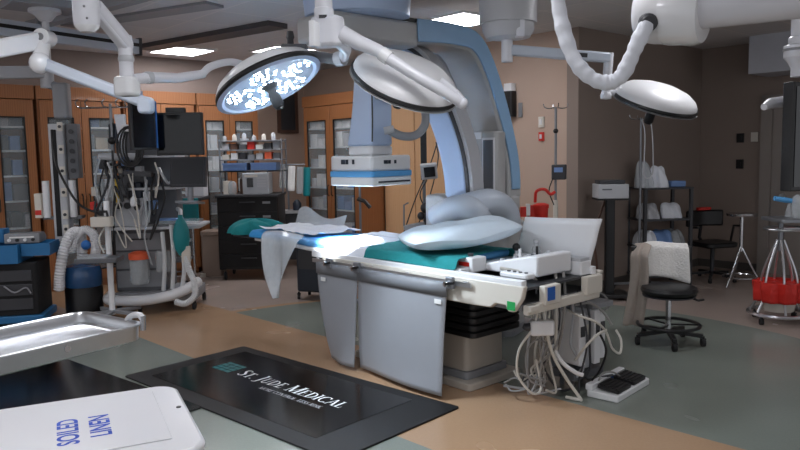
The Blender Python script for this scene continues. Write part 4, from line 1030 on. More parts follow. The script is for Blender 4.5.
for s_, px, py in (('LINEN', 101, 425), ('SOILED', 69, 431.5)):
    p = G(px, py, .9046); Mx = Matrix.Translation(p) @ Matrix.Rotation(math.radians(25.5+90), 4, 'Z')
    text_mesh(s_, .071, Mx, 'lettering', 'ink', lid_, .84)

# ================================================================== LEFT: BLUE CART, VACUUM, STANDS
c0 = G(13, 326); MC = frame((c0.x, c0.y+.25, 0), 12)
t = thing('device_cart', 'black and bright blue equipment cart at the left edge behind the steel tray', 'cart', (c0.x, c0.y+.25, 0))
MB(MC).rbox(-.3, .2, -.25, .25, .1, .62, .03).build('body', 'matt_black', t, bevel=.01)
MB(MC).rbox(-.32, .24, -.29, .27, .03, .1, .04).build('base', 'cyan', t, bevel=.01)
def tray_box(M, x0, x1, y0, y1, z0, z1, name, m, parent, th=.015):
    b = MB(M); b.box(x0, x1, y0, y1, z0, z0+th); b.box(x0, x0+th, y0, y1, z0+th, z1); b.box(x1-th, x1, y0, y1, z0+th, z1); b.box(x0+th, x1-th, y0, y0+th, z0+th, z1); b.box(x0+th, x1-th, y1-th, y1, z0+th, z1)
    return b.build(name, m, parent, bevel=.004)
tray_box(MC, -.42, .05, -.3, .2, .62, .8, 'open_bin', 'cyan', t); tray_box(MC, .06, .32, -.22, .18, .68, .8, 'side_bin', 'cyan', t)
MB(MC).rbox(-.4, -.15, .0, .2, .8, .93, .02).build('rear_bin', 'cyan', t)
for i in range(3): MB(MC).box(-.25, .15, -.262, -.25, .16+i*.14, .27+i*.14).build('drawer', 'dark_grey', t, bevel=.004)
for x, y in ((-.26, -.22), (.18, -.22), (.18, .2), (-.26, .2)): caster(t, MC @ Vector((x, y, .001)), .02)
MB(MC).tube(catmull([(-.1, -.27, .4), (.0, -.3, .34), (.1, -.29, .38), (.14, -.28, .32)], 5), .008, 7).build('cord', 'grey', t)
u0 = thing('generator_unit', 'grey electrosurgery box with knobs sitting on the blue cart', 'medical device', MC @ Vector((.05, 0, .8)))
Mg = MC @ Matrix.Translation((.03, -.05, .802)) @ Matrix.Diagonal((.8, .8, .8, 1))
MB(Mg).prism([(-.16, 0), (.16, 0), (.16, .07), (.08, .12), (-.16, .12)], -.16, .24, Matrix(((0, 0, 1, 0), (1, 0, 0, 0), (0, 1, 0, 0), (0, 0, 0, 1)))).build('housing', 'grey', u0, bevel=.008)
for k in range(4): MB(Mg).cyl((-.1+k*.09, -.16, .045), (-.1+k*.09, -.185, .045), .02, seg=12).build('knob', 'black' if k % 2 else 'white', u0)
MB(Mg).box(-.1, .18, -.165, -.159, .068, .085).build('label', 'paper', u0)
# vacuum / smoke unit with white hoses
q = G(77, 318); q = Vector((q.x, q.y+.2, 0))
t = thing('canister_vacuum', 'glossy dark blue canister vacuum with a black base and white hoses', 'vacuum', q)
Mv = Matrix.Translation(q)
MB(Mv).lathe([(.17, .02), (.185, .03), (.185, .29), (.18, .3)], seg=32).build('base', 'black', t)
MB(Mv).lathe([(.18, .3), (.187, .31), (.187, .45), (.17, .51), (.1, .535), (.0001, .54)], seg=32).build('body', 'vac_blue', t)
MB(Mv).lathe([(.05, .535), (.05, .57), (.0001, .58)], seg=16).build('inlet', 'royal', t)
for k in range(4):
    a = k*PI/2+.7; caster(t, q+Vector((.15*math.cos(a), .15*math.sin(a), .001)), .012)
def corr(pts, r, name, m, parent, k=14):
    P = catmull(pts, k); return MB().tube(P, [r*(1.0 if i % 2 else .84) for i in range(len(P))], 12).build(name, m, parent)
lab(corr([W(59, 290, 7.2), W(60, 272, 7.18), W(64, 250, 7.2), W(71, 234, 7.25), W(79, 233, 7.35), W(82, 245, 7.45), W(82, 264, 7.5)], .055, 'hose', 'white', t), 'wide white corrugated hose drooping at left')
lab(corr([W(70, 252, 7.28), W(75, 238, 7.3), W(84, 230, 7.32), W(93, 234, 7.34), W(96, 246, 7.36), W(95, 256, 7.38)], .05, 'hose', 'white', t), 'white corrugated hose arching to the right')
MB().ball(W(86, 245, 7.2), .05, .04, .05).build('hose_clip', 'royal', t)
# IV / instrument stand with tray and small pump
q = G(113, 320)
t = thing('instrument_pole', 'white mobile pole with a small grey tray, beside the blue vacuum', 'pole stand', q)
MB().cyl((q.x, q.y, .06), (q.x, q.y, 1.2), .03, seg=14).build('pole', 'white_gloss', t)
for k in range(5):
    a = 2*PI*k/5-.25; e = q+Vector((.33*math.cos(a), .33*math.sin(a), .07))
    lg = MB().bar(q+Vector((0, 0, .09)), e, .045, .035).build('leg', 'grey', t, bevel=.006); caster(t, (e.x, e.y, .001), .028)
zt = W(105, 259, q.y).z; Mt = frame((q.x-.06, q.y-.1, 0), 5)
MB(Mt).rbox(-.2, .2, -.14, .14, zt-.01, zt+.035, .03).build('tray', 'mid_grey', t, bevel=.006)
MB(Mt).rbox(-.17, .1, -.11, .1, zt+.035, zt+.05, .01).build('tray_liner', 'printer_grey', t)
zt = W(110, 221, q.y).z
MB(frame((q.x-.02, q.y-.08, 0))).rbox(-.1, .1, -.05, .06, zt-.05, zt+.05, .02).build('pump', 'offwhite', t, bevel=.01)
MB(frame((q.x-.02, q.y-.08, 0))).tube([(-.06, 0, zt+.05), (-.05, 0, zt+.1), (.05, 0, zt+.1), (.06, 0, zt+.05)], .014, 8).build('handle', 'black', t)
MB().tube(catmull([W(104, 228, 7.1), W(99, 240, 7.05), W(104, 253, 7.05)], 6), .008, 6).build('tube_line', 'offwhite', t)

# ================================================================== ANAESTHESIA MACHINE
OA = Vector((-2.62, 7.75, 0)); MA = frame(OA, 4)
def ax_(px): return (px-400+2.62/7.4*720)/97.0
def az_(py): return 1.6-(py-159)/97.0
t = thing('anaesthesia_machine', 'cluttered anaesthesia machine with shelves, tubing and a white bumper bar', 'anaesthesia machine', OA)
MB(MA).rbox(-.42, .42, -.25, .35, .1, .2, .06).build('base', 'grey', t, bevel=.01)
for x, y in ((-.38, -.22), (.4, -.22), (.4, .3), (-.38, .3)): caster(t, MA @ Vector((x, y, .001)), .04)
bp = catmull([(-.50, -.1, .16), (-.44, -.32, .15), (-.1, -.4, .15), (.2, -.38, .19), (.37, -.28, .25), (.42, -.1, .28)], 6)
MB(MA).tube(bp, .055, 12).build('bumper', 'white', t)
MB(MA).rbox(-.44, .1, -.1, .35, .2, .86, .02).build('lower_cabinet', 'mid_grey', t, bevel=.006)
for i in range(3):
    d_ = MB(MA).rbox(-.42, .08, -.115, -.1, .24+i*.2, .42+i*.2, .006).build('drawer', 'grey', t, bevel=.003)
    MB(MA).box(-.25, -.08, -.128, -.115, .35+i*.2, .365+i*.2).build('handle', 'dark_grey', d_)
MB(MA).rbox(-.48, .5, -.28, .35, .87, .9, .05).build('work_surface', 'pale_grey', t, bevel=.006)
MB(MA).rbox(.05, .5, -.3, -.02, .93, .96, .04).build('side_tray', 'acrylic', t)
MB(MA).box(.07, .3, -.25, -.08, .96, .975).build('tray_liner', 'bin_blue', t)
MB(MA).rbox(-.45, -.07, -.14, -.08, .9, 1.2, .02).build('front_panel', 'pale_grey', t, bevel=.005)
for x, z in ((-.35, 1.12), (-.26, 1.12), (-.16, 1.1)):
    MB(MA).cyl((x, -.14, z), (x, -.165, z), .035, seg=18).build('gauge', 'black', t)
MB(MA).rbox(-.42, .2, .1, .35, .9, 1.9, .02).build('back_frame', 'mid_grey', t, bevel=.006)
for z in (1.28, 1.62):
    MB(MA).box(-.5, .25, -.15, .33, z, z+.025).build('shelf', 'pale_grey', t)
MB(MA).tube([(-.52, -.16, az_(156)), (-.1, -.16, az_(156))], .04, 12).build('grab_bar', 'pale_grey', t)
MB(MA).tube([(-.5, -.14, az_(170)), (-.3, -.14, az_(170))], .028, 10).build('short_bar', 'offwhite', t)
for px in (107, 115): MB(MA).tube([(ax_(px)+.05*math.cos(a), -.2, az_(170)+.07*math.sin(a)) for a in [2*PI*i/16 for i in range(16)]], .016, 7, closed=True).build('flow_valve', 'black', t)
for i, px in enumerate((96, 101, 106, 111)):
    MB(MA).cyl((ax_(px), -.17, az_(202)), (ax_(px), -.17, az_(178)), .02, seg=10).build('flow_tube', ('clear_plastic', 'pale_grey', 'clear_plastic', 'yellow')[i], t)
MB(MA).bar((ax_(122), -.25, az_(172)), (ax_(150), -.3, az_(174)), .06, .05).build('swing_bar', 'dark_grey', t)
for i, (px, m) in enumerate(((123, 'dark_grey'), (131, 'navy'), (139, 'dark_grey'))):
    MB(MA).rbox(ax_(px)-.035, ax_(px)+.035, -.14, -.04, az_(205), az_(182), .02).build('vaporizer', m, t, bevel=.008)
MB(MA).lathe([(.09, 0), (.1, .02), (.1, .24), (.09, .26)], Matrix.Translation((-.15, -.22, .3)), 20).build('absorber', 'clear_plastic', t)
MB(MA).lathe([(.105, 0), (.105, .06), (.06, .08), (.0001, .085)], Matrix.Translation((-.15, -.22, .56)), 20).build('absorber_cap', 'orange', t)
MB(MA).lathe([(.07, 0), (.08, .02), (.08, .2), (.07, .22)], Matrix.Translation((.1, -.22, .42)), 18).build('suction_jar', 'clear_plastic', t)
for px, a_, b_ in ((157, 232, 292), (166, 225, 290), (176, 250, 288)):
    MB(MA).tube(catmull([(ax_(px), -.3, az_(a_)), (ax_(px)+.02, -.34, az_((a_+b_)/2)), (ax_(px)-.01, -.33, az_(b_))], 6), .022, 8).build('breathing_tube', 'hose', t)
MB(MA).lathe([(.0001, -.2), (.03, -.19), (.07, -.12), (.085, -.02), (.08, .08), (.05, .16), (.025, .2), (.025, .23)], Matrix.Translation((ax_(177), -.36, az_(237))), 18).build('breathing_bag', 'teal_rubber', t)
MB(MA).tube([(ax_(177), -.36, az_(216)), (ax_(176), -.3, az_(211)), (ax_(170), -.15, az_(210))], .022, 8).build('bag_arm', 'pale_grey', t)
P = [MA @ Vector(v) for v in ((ax_(181), -.38, az_(256)), (ax_(184), -.4, az_(270)), (ax_(189), -.42, az_(283)), (ax_(189), -.44, az_(296)), (ax_(180), -.46, az_(303)), (ax_(170), -.45, az_(301)))]
corr(P, .035, 'corrugated_hose', 'hose', t)
MB(MA).rbox(ax_(177), ax_(186), -.41, -.36, az_(262), az_(246), .02).build('valve_block', 'offwhite', t, bevel=.006)
for (pts, m, r) in (([(-.3, -.2, 1.25), (-.36, -.26, 1.05), (-.3, -.28, .9), (-.2, -.26, .75)], 'offwhite', .008), ([(-.05, -.2, 1.4), (.0, -.28, 1.1), (-.06, -.3, .8), (.0, -.3, .5)], 'clear_plastic', .010),
                    ([(.1, -.2, 1.5), (.16, -.28, 1.2), (.1, -.3, 1.0)], 'black', .01), ([(-.44, -.2, 1.6), (-.5, -.26, 1.3), (-.42, -.26, 1.0), (-.4, -.28, .7)], 'black', .008)):
    MB(MA).tube(catmull(pts, 6), r, 7).build('tubing', m, t)
rt_ = random.Random(12)
for k in range(14):
    x = rt_.uniform(-.5, .15); z0_ = rt_.uniform(1.3, 1.7); y = rt_.uniform(-.3, -.17); L_ = rt_.uniform(.3, .8)
    MB(MA).tube(catmull([(x, y, z0_), (x+rt_.uniform(-.08, .08), y-.05, z0_-L_*.4), (x+rt_.uniform(-.1, .1), y-.04, z0_-L_), (x+rt_.uniform(-.1, .1), y, z0_-L_*.7)], 6), rt_.choice((.006, .009, .012)), 6).build('tubing', rt_.choice(('clear_plastic', 'black', 'offwhite', 'pale_grey', 'dark_grey')), t)
for k, (px, py, m) in enumerate(((90, 190, 'offwhite'), (99, 163, 'dark_grey'), (121, 160, 'bin_blue'), (134, 170, 'pale_grey'), (141, 196, 'white'), (88, 205, 'red'), (146, 205, 'bin_blue'), (96, 210, 'black'), (117, 190, 'mid_grey'), (145, 180, 'navy'))):
    x, z = ax_(px), az_(py); MB(MA).rbox(x-.035, x+.035, -.22, -.1, z-.05, z+.045, .01).build('accessory', m, t, bevel=.005)
# things stored on it
c = thing('syringe_pump', 'white hanging drip chamber below the dark swing bar of the anaesthesia machine', 'drip chamber', MA @ Vector((ax_(131), -.32, az_(205))))
MB(MA).lathe([(.008, .22), (.008, .1), (.03, .08), (.038, .03), (.03, .0), (.0001, -.005)], Matrix.Translation((ax_(131), -.32, az_(205))), 14).build('chamber', 'white', c)
MB(MA).cyl((ax_(131), -.32, az_(205)+.2), (ax_(131), -.30, az_(172)), .004, seg=6).build('line', 'offwhite', c)
# coil of black leads
c = thing('lead_coil', 'coil of black monitoring leads hanging from a white hook block', 'cable', MA @ Vector((ax_(130), -.25, az_(166))))
for k in range(4):
    w_ = .07+.018*k
    MB(MA).tube([(ax_(130)+w_*math.sin(a)*(.8+.1*k), -.27-.012*k, az_(146)+(.17+.012*k)*math.cos(a)) for a in [2*PI*i/20 for i in range(20)]], .011, 7, closed=True).build('loop', 'black', c)
MB(MA).rbox(ax_(122), ax_(129), -.3, -.22, az_(131), az_(124), .01).build('hook_block', 'white', c, bevel=.006); MB(MA).cyl((ax_(129), -.26, az_(126)), (ax_(133), -.26, az_(126)), .018, seg=10).build('knob', 'white', c)
MB(MA).cyl((ax_(126), -.2, az_(128)), (ax_(126), .2, az_(128)), .012, seg=8).build('hook_arm', 'dull_steel', c)
# white hanging bag
def bag(a, b): return (ax_(112)+(ax_(124)-ax_(112))*(a*(1-.5*b)+.45*b), -.18+.03*math.sin(a*5)*b, az_(113)+(az_(153)-az_(113))*b)
tag(MB(MA).grid(bag, 8, 10).build('hanging_bag', 'white_cloth', None, solid=.02, sub=1), 'pale pointed bag hanging from the hooks left of the dark monitors', 'bag')
def scr(a, b): return (ax_(99)+(ax_(113)-ax_(99))*a*(1-.2*b), .05+.04*math.sin(a*7), az_(121)+(az_(142)-az_(121))*b)
tag(MB(MA).grid(scr, 8, 8).build('hanging_garment', 'navy', None, solid=.02, sub=1), 'dark blue garment hanging behind the drip hooks', 'garment')
# drip pole with hooks
q = MA @ Vector((ax_(103), .02, 0))
t = thing('drip_pole', 'tall drip pole with a row of curled hooks over the anaesthesia machine', 'drip stand', (q.x, q.y, 1.645))
MB().cyl((q.x, q.y, 1.645), (q.x, q.y, az_(101)), .016, seg=10).build('pole', 'dull_steel', t)
MB().cyl((q.x-.32, q.y, az_(105)), (q.x+.24, q.y, az_(105)), .009, seg=8).build('crossbar', 'chrome', t)
for dx in (-.3, -.2, -.02, .12, .22):
    MB().tube(catmull([(q.x+dx, q.y, az_(105)), (q.x+dx-.03, q.y-.05, az_(104)), (q.x+dx-.03, q.y-.09, az_(100)), (q.x+dx, q.y-.1, az_(97))], 5), .008, 6).build('hook', 'chrome', t)
MB().ball((q.x, q.y-.02, az_(139)), .04).build('clamp', 'black', t)
# grey upright panel right of the coil
t = thing('monitor_post', 'grey flat post standing behind the coil of black leads', 'post', MA @ Vector((ax_(146), .2, .0)))
MB(MA).rbox(ax_(142), ax_(150), .38, .46, .05, az_(148), .01).build('post', 'pale_grey', t); MB(MA).rbox(ax_(138), ax_(156), .36, .6, .001, .05, .03).build('foot', 'mid_grey', t)

# ================================================================== MONITORS
def monitor(px0, px1, py0, py1, d, yaw, label, m='screen', arm=None, tilt=0, name='display_monitor'):
    c = W((px0+px1)/2, (py0+py1)/2, d); wd = (px1-px0)*d/F/max(.35, math.cos(math.radians(yaw))); h = (py1-py0)*d/F
    M = frame(c, yaw) @ Matrix.Rotation(math.radians(tilt), 4, 'X')
    t = thing(name, label, 'monitor', c, None)
    MB(M).rbox(-wd/2, wd/2, -.02, .03, -h/2, h/2, .012).build('casing', 'black' if m == 'screen' else 'dark_grey', t, bevel=.005)
    MB(M).box(-wd/2+.02, wd/2-.02, -.024, -.0195, -h/2+.025, h/2-.02).build('display', m, t)
    MB(M).rbox(-wd/4, wd/4, .03, .08, -h/4, h/4, .02).build('back_cover', 'dark_grey', t)
    return t, M, wd, h
tm, Mm, wd, h = monitor(157, 203, 113, 155, 6.6, 4, 'black square monitor, the upper one of the pair left of the supply cart')
MB(Mm).rbox(-.12, .06, -.01, .03, h/2+.001, h/2+.045, .015).build('handle', 'black', tm)
MB(Mm).tube([(0, .08, 0), (-.1, .16, .05), (-.2, .14, .12), (-.24, .06, .2)], .03, 10).build('bracket', 'dark_grey', tm)
tm, Mm, wd, h = monitor(170, 207, 157, 187, 7.2, -8, 'dark grey tilted monitor below the upper black monitor', 'screen_grey', tilt=-8)
MB(Mm).cyl((0, .05, -h/2+.02), (0, .06, -h/2-.14), .03, seg=12).build('stem', 'dull_steel', tm)
MB(Mm).rbox(-.12, .12, -.06, .16, -h/2-.16, -h/2-.14, .03).build('stand', 'dull_steel', tm)
MB().tube(catmull([W(159, 168, 7.2), W(163, 176, 7.15), W(168, 183, 7.2), W(172, 181, 7.25)], 6), .014, 8).build('lead', 'pale_grey', tm)
tm, Mm, wd, h = monitor(134, 151, 99, 150, 6.35, 52, 'black monitor turned almost edge-on at the end of the boom arm')
lab(MB(Mm).box(wd/2+.001, wd/2+.012, -.02, .05, -h/2+.02, h/2-.02).build('side_strip', 'royal', tm), 'bright blue edge strip')
MB(Mm).tube([(0, .06, .05), (.05, .12, .2), (.05, .1, .3)], .03, 10).build('bracket', 'carm_pale', tm)

# steel side table behind, right of the anaesthesia machine
b0 = W(196, 275, 9.2); MS = frame((b0.x-.25, b0.y, 0), 0)
t = thing('side_table', 'wheeled steel side table with a dark top below the grey monitor', 'table', (b0.x-.25, b0.y, 0))
zt = 1.115
MB(MS).rbox(-.4, .42, -.25, .25, zt-.04, zt, .03).build('tabletop', 'dark_grey', t, bevel=.004)
for x in (-.34, .18):
    for y in (-.2, .2): 
        MB(MS).cyl((x, y, .07), (x, y, zt-.04), .016, seg=10).build('leg', 'chrome', t); caster(t, MS @ Vector((x, y, .001)), .028)
for y in (-.2, .2): MB(MS).cyl((-.34, y, .12), (.18, y, .12), .014, seg=8).build('stretcher', 'chrome', t)
MB(MS).box(-.34, .18, -.2, .2, .3, .32).build('shelf', 'dull_steel', t)
c = tag(MB(MS).rbox(-.2, .0, -.2, -.02, zt+.001, zt+.1, .01).build('supply_box', 'royal', bevel=.005), 'small blue box on the dark steel side table', 'box')
c = tag(MB(MS).rbox(.16, .40, .0, .22, zt+.001, zt+.42, .012).build('storage_box', 'white', bevel=.006), 'tall white box standing between the grey monitor and the supply cart', 'box')
def grn(a, b): return (.20+.2*a, -.27-.015*math.sin(a*9)*b, zt-.0-.34*b)
tag(MB(MS).grid(grn, 8, 8).build('hanging_cloth', 'teal_rubber', None, solid=.006, sub=1), 'pale teal cloth hanging off the front of the steel side table', 'cloth')
# tan bin
b0 = W(211, 268, 9.65); MBn = frame((b0.x, b0.y+.2, 0), 0)
t = thing('waste_bin', 'tall tan plastic bin next to the black supply cart', 'bin', (b0.x, b0.y+.2, 0))
MB(MBn).rbox(-.13, .13, -.17, .17, .001, .56, .03).build('body', 'tan_plastic', t, bevel=.01); MB(MBn).rbox(-.14, .14, -.18, .18, .56, .62, .035).build('lid', 'tan_plastic', t, bevel=.01)
c = tag(MB().rbox(-.035, .035, -.02, .02, 0, .05, .008, m=Matrix.Translation(G(203, 277)+Vector((0, 0, .001)))).build('door_stop', 'offwhite'), 'tiny white block on the floor by the tan bin', 'block')

# ================================================================== BLACK SUPPLY CART
c0 = W(247, 200, 9.35); MK = frame((c0.x, c0.y+.3, 0), 0)
def kx(px): return (px-247)*9.45/F
def kz(py): return 1.6-(py-157.8)*9.4/F
t = thing('supply_cart', 'black wheeled supply cart with drawers behind the head of the table', 'cart', (c0.x, c0.y+.3, 0))
MB(MK).rbox(-.40, .40, -.29, .3, .14, 1.09, .02).build('body', 'black', t, bevel=.008)
MB(MK).rbox(-.42, .42, -.32, .32, 1.09, 1.125, .02).build('top', 'dark_grey', t, bevel=.006)
for i in range(5):
    d_ = MB(MK).box(-.385, .385, -.305, -.29, .17+i*.183, .345+i*.183).build('drawer', 'matt_black', t, bevel=.004)
    MB(MK).box(-.1, .1, -.325, -.305, .285+i*.183, .3+i*.183).build('handle', 'dark_grey', d_)
    if i in (3, 4): MB(MK).box(.2, .3, -.3075, -.305, .27+i*.183, .3+i*.183).build('label', 'grey', d_)
for x in (-.33, .33):
    for y in (-.24, .24): caster(t, MK @ Vector((x, y, .001)), .045)
MB(MK).tube([(-.42, -.2, 1.0), (-.47, -.2, 1.0), (-.47, .2, 1.0), (-.42, .2, 1.0)], .014, 8).build('push_handle', 'dull_steel', t)
# shelf rack on the cart
t = thing('shelf_rack', 'open wire rack standing on the black supply cart', 'rack', MK @ Vector((0, .1, 1.125)))
for x in (-.38, .44):
    for y in (-.1, .25): MB(MK).cyl((x, y, 1.126), (x, y, kz(139)), .012, seg=8).build('post', 'dull_steel', t)
for py, m in ((171.5, 'black'), (160, 'dull_steel'), (150, 'dull_steel'), (141, 'dull_steel')):
    MB(MK).box(-.39, .45, -.12, .27, kz(py)-.008, kz(py)+.008).build('shelf', m, t, bevel=.002)
rg = random.Random(9)
cols = ['pale_grey', 'dark_grey', 'offwhite', 'brown', 'grey', 'paper', 'mid_grey']
names_ = ['leftmost', 'second', 'third', 'fourth', 'fifth', 'sixth', 'rightmost']
for row, (py, nm) in enumerate(((150, 'upper'), (160, 'lower'))):
    z = kz(py)+.0085
    for k in range(7):
        x = -.35+k*.112; hh = rg.uniform(.06, .105); m = cols[(k*3+row*2) % 7]
        if row == 0 and k == 3: m = 'red'
        if row == 1 and k in (5,): m = 'orange'
        o = MB(MK).rbox(x, x+.095, -.1, .1, z, z+hh, .01).build('stock_box', m, None, bevel=.004)
        tag(o, f'{names_[k]} small box on the {nm} shelf of the wire rack', 'box', 'small boxes on the wire rack')
for k in range(6):
    x = -.33+k*.13; zz = kz(141)+.0085
    tag(MB(MK).lathe([(.03, 0), (.032, .01), (.028, .05+.015*(k % 3)), (.012, .07+.015*(k % 3)), (.0001, .072+.015*(k % 3))], Matrix.Translation((x, .0, zz)), 12).build('vial', ('clear_plastic', 'offwhite', 'pale_grey')[k % 3]),
        f'{names_[k] if k < 5 else "rightmost"} small vial on top of the wire rack', 'bottle', 'vials on top of the wire rack')
for x0, x1, nm in ((kx(222), kx(245), 'left'), (kx(250), kx(275), 'right')):
    c = thing('storage_bin', f'blue storage bin at {nm} on the black shelf of the rack', 'bin', MK @ Vector(((x0+x1)/2, 0, kz(171)+.01)), 'blue bins on the rack')
    tray_box(MK, x0, x1, -.16, .2, kz(171)+.004, kz(163), 'tub', 'bin_blue', c, .012)
    MB(MK).box(x0-.008, x1+.008, -.175, -.16, kz(164.5), kz(163)).build('lip', 'bin_blue', c)
# device
x0, x1 = kx(243), kx(269)
c = thing('defibrillator', 'beige-grey boxy monitor device with a small dark screen on the supply cart', 'medical device', MK @ Vector(((x0+x1)/2, -.15, 1.126)))
MB(MK).rbox(x0, x1, -.3, .0, 1.126, kz(173), .015).build('housing', 'printer_grey', c, bevel=.008)
MB(MK).box(x0+.06, x0+.14, -.305, -.3, kz(187), kz(178)).build('display', 'screen', c); MB(MK).box(x0+.03, x0+.2, -.304, -.3, kz(177), kz(175)).build('label', 'offwhite', c)
for k in range(4): MB(MK).box(x0+.19, x0+.31, -.304, -.3, kz(187)+k*.035, kz(187)+k*.035+.018).build('key_row', 'pale_grey', c)
MB(MK).tube([(x0+.03, -.2, kz(173)), (x0+.03, -.2, kz(171)), (x1-.03, -.2, kz(171)), (x1-.03, -.2, kz(173))], .01, 8).build('handle', 'dark_grey', c)
tag(MB(MK).lathe([(.05, 0), (.06, .02), (.055, .14), (.03, .17), (.0001, .175)], Matrix.Translation((kx(231), -.18, 1.126)), 16).build('jar', 'clear_plastic'), 'clear rounded jar left of the beige device on the cart', 'jar')
tag(MB(MK).rbox(kx(222), kx(228), -.2, .0, 1.126, 1.3, .01).build('supply_box', 'offwhite', bevel=.004), 'narrow cream box at the left end of the cart top', 'box')
tag(MB(MK).rbox(kx(237), kx(242.5), -.1, .05, 1.126, 1.32, .01).build('supply_box', 'brown', bevel=.004), 'narrow brown box between the jar and the beige device', 'box')
# right hand side: acrylic holder with packages
b0 = G(290, 268); MX_ = frame((b0.x, b0.y+.3, 0), 0); 
t = thing('catheter_stand', 'dark trolley with hanging clear packages between the supply cart and tall cabinet', 'trolley', (b0.x, b0.y+.3, 0))
yb = b0.y+.3; k_ = yb/F
MB(MX_).rbox(-.17, .17, -.15, .15, .1, .78, .02).build('body', 'dark_grey', t, bevel=.006)
for x in (-.14, .14): caster(t, MX_ @ Vector((x, -.1, .001)), .035); caster(t, MX_ @ Vector((x, .1, .001)), .035)
MB(MX_).rbox(-.24, .24, -.17, .17, .78, .82, .02).build('top', 'pale_grey', t)
zz = 1.6-(165-157.5)*k_
MB(MX_).cyl((-.05, .1, .82), (-.05, .1, zz), .015, seg=8).build('pole', 'dull_steel', t); MB(MX_).cyl((-.2, .05, zz), (.22, .05, zz), .01, seg=8).build('hanging_bar', 'dull_steel', t)
pk = (('acrylic', -.14, 'leftmost clear package'), ('paper', -.02, 'white package'), ('clear_plastic', .1, 'clear package'), ('teal_rubber', .2, 'narrow green package'))
for m, x, nm in pk:
    def pf_(a, b, x=x): return (x+.11*a-.02*b, -.02+.03*math.sin(a*4+x*9), zz-.02-(.38+.25*x)*b-.1*x)
    tag(MB(MX_).grid(pf_, 4, 8).build('catheter_package', m, None, solid=.012, sub=1), f'{nm} hanging on the bar of the dark trolley', 'package', 'hanging catheter packages')
tag(MB(MX_).rbox(-.22, -.12, -.16, -.06, .821, .9, .01).build('supply_box', 'orange', bevel=.005), 'small orange box on the trolley right of the supply cart', 'box')
tag(MB(MX_).lathe([(.06, 0), (.065, .1), (.03, .15), (.0001, .16)], Matrix.Translation((.1, -.08, .821)), 14).build('bottle', 'navy'), 'dark blue bottle on the trolley right of the supply cart', 'bottle')

# armboard and teal bundle at the head of the table
ab = MB(TB).rbox(3.26, 3.62, -.52, -.16, .84, .865, .05).build('armboard', 'dark_grey', bpy.data.objects['patient_table'], bevel=.006)
q = T(3.38, -.33, .868)
def bun(a, b):
    th_ = 2*PI*a; ph = PI*.5*b; r = math.cos(ph)**.6
    n_ = 1+.14*math.sin(th_*5+b*3)+.09*math.sin(th_*9+b*6)
    return (q.x+.26*r*math.cos(th_)*n_-.03, q.y+.17*r*math.sin(th_)*n_, q.z+.004+.125*math.sin(ph)**.8*(1+.16*math.sin(th_*3)+.12*math.sin(th_*6+1)*math.cos(ph)))
tag(MB().grid(bun, 40, 10).build('cloth_bundle', 'teal_cloth', sub=1), 'bunched teal green cloth at the head end in front of the black cart', 'cloth')

# navy rolling unit under the head of the table
b0 = G(310, 301); Mn = frame((b0.x+.02, b0.y+.2, 0), -20)
t = thing('rolling_unit', 'navy rolling cabinet on casters under the table head, left of the curtains', 'cabinet', (b0.x+.02, b0.y+.2, 0))
MB(Mn).rbox(-.14, .2, -.16, .16, .09, .62, .05).build('body', 'navy', t, bevel=.02); MB(Mn).rbox(-.15, .21, -.17, .17, .62, .66, .05).build('top', 'dark_grey', t, bevel=.01)
MB(Mn).box(-.1, .16, -.165, -.16, .35, .56).build('door', 'dark_grey', t)
for x in (-.12, .18):
    for y in (-.13, .13): caster(t, Mn @ Vector((x, y, .001)), .032)

# ================================================================== POLES BEHIND THE TABLE
def drip_stand(q, h, name, label, m='dull_steel', hooks=True, group=None):
    q = Vector((q.x, q.y, 0)); t = thing(name, label, 'drip stand', q, group)
    MB().cyl((q.x, q.y, .06), (q.x, q.y, h), .014, seg=10).build('pole', m, t)
    for k in range(5):
        a = 2*PI*k/5+.3; e = q+Vector((.28*math.cos(a), .28*math.sin(a), .065))
        MB().bar(q+Vector((0, 0, .08)), e, .03, .025).build('leg', 'dull_steel', t); caster(t, (e.x, e.y, .001), .024)
    if hooks:
        for a in (0, PI/2, PI, 3*PI/2):
            x, y = math.cos(a), math.sin(a)
            MB().tube(catmull([(q.x, q.y, h), (q.x+.07*x, q.y+.07*y, h-.015), (q.x+.12*x, q.y+.12*y, h-.0), (q.x+.13*x, q.y+.13*y, h+.035)], 5), .006, 6).build('hook', 'chrome', t)
    return t
q = W(360, 200, 7.5); t = drip_stand(q, W(360, 150, 7.5).z, 'drip_stand', 'grey drip stand with a dark clamp, behind the flat detector')
zc_ = W(360, 199, 7.5).z; MB().tube([(q.x-.02, q.y-.02, zc_), (q.x+.05, q.y-.05, zc_-.02), (q.x+.11, q.y-.06, zc_-.09)], .022, 8).build('clamp', 'black', t)
q = W(555.5, 200, 7.75); h_ = W(555, 107, 7.75).z; t = drip_stand(q, h_, 'drip_stand', 'chrome drip stand with an infusion pump by the beige wall, right of the C-arm')
zc_ = W(555, 172, 7.75).z
pm = MB(frame((q.x+.02, q.y-.06, 0), -20)).rbox(-.07, .08, -.06, .05, zc_-.08, zc_+.08, .02).build('infusion_pump', 'dark_grey', t, bevel=.01)
MB(frame((q.x+.02, q.y-.06, 0), -20)).box(-.04, .05, -.065, -.06, zc_, zc_+.05).build('display', 'bin_blue', pm)
MB().ball((q.x, q.y, W(555, 131, 7.75).z), .028).build('collar', 'black', t)
MB().cyl((q.x, q.y, W(555, 225, 7.75).z), (q.x, q.y, W(555, 200, 7.75).z), .026, seg=12).build('sleeve', 'offwhite', t)
MB().tube(catmull([(q.x-.05, q.y-.1, zc_-.06), (q.x-.09, q.y-.1, zc_-.2), (q.x-.03, q.y-.06, zc_-.35)], 6), .006, 6).build('line', 'black', t)
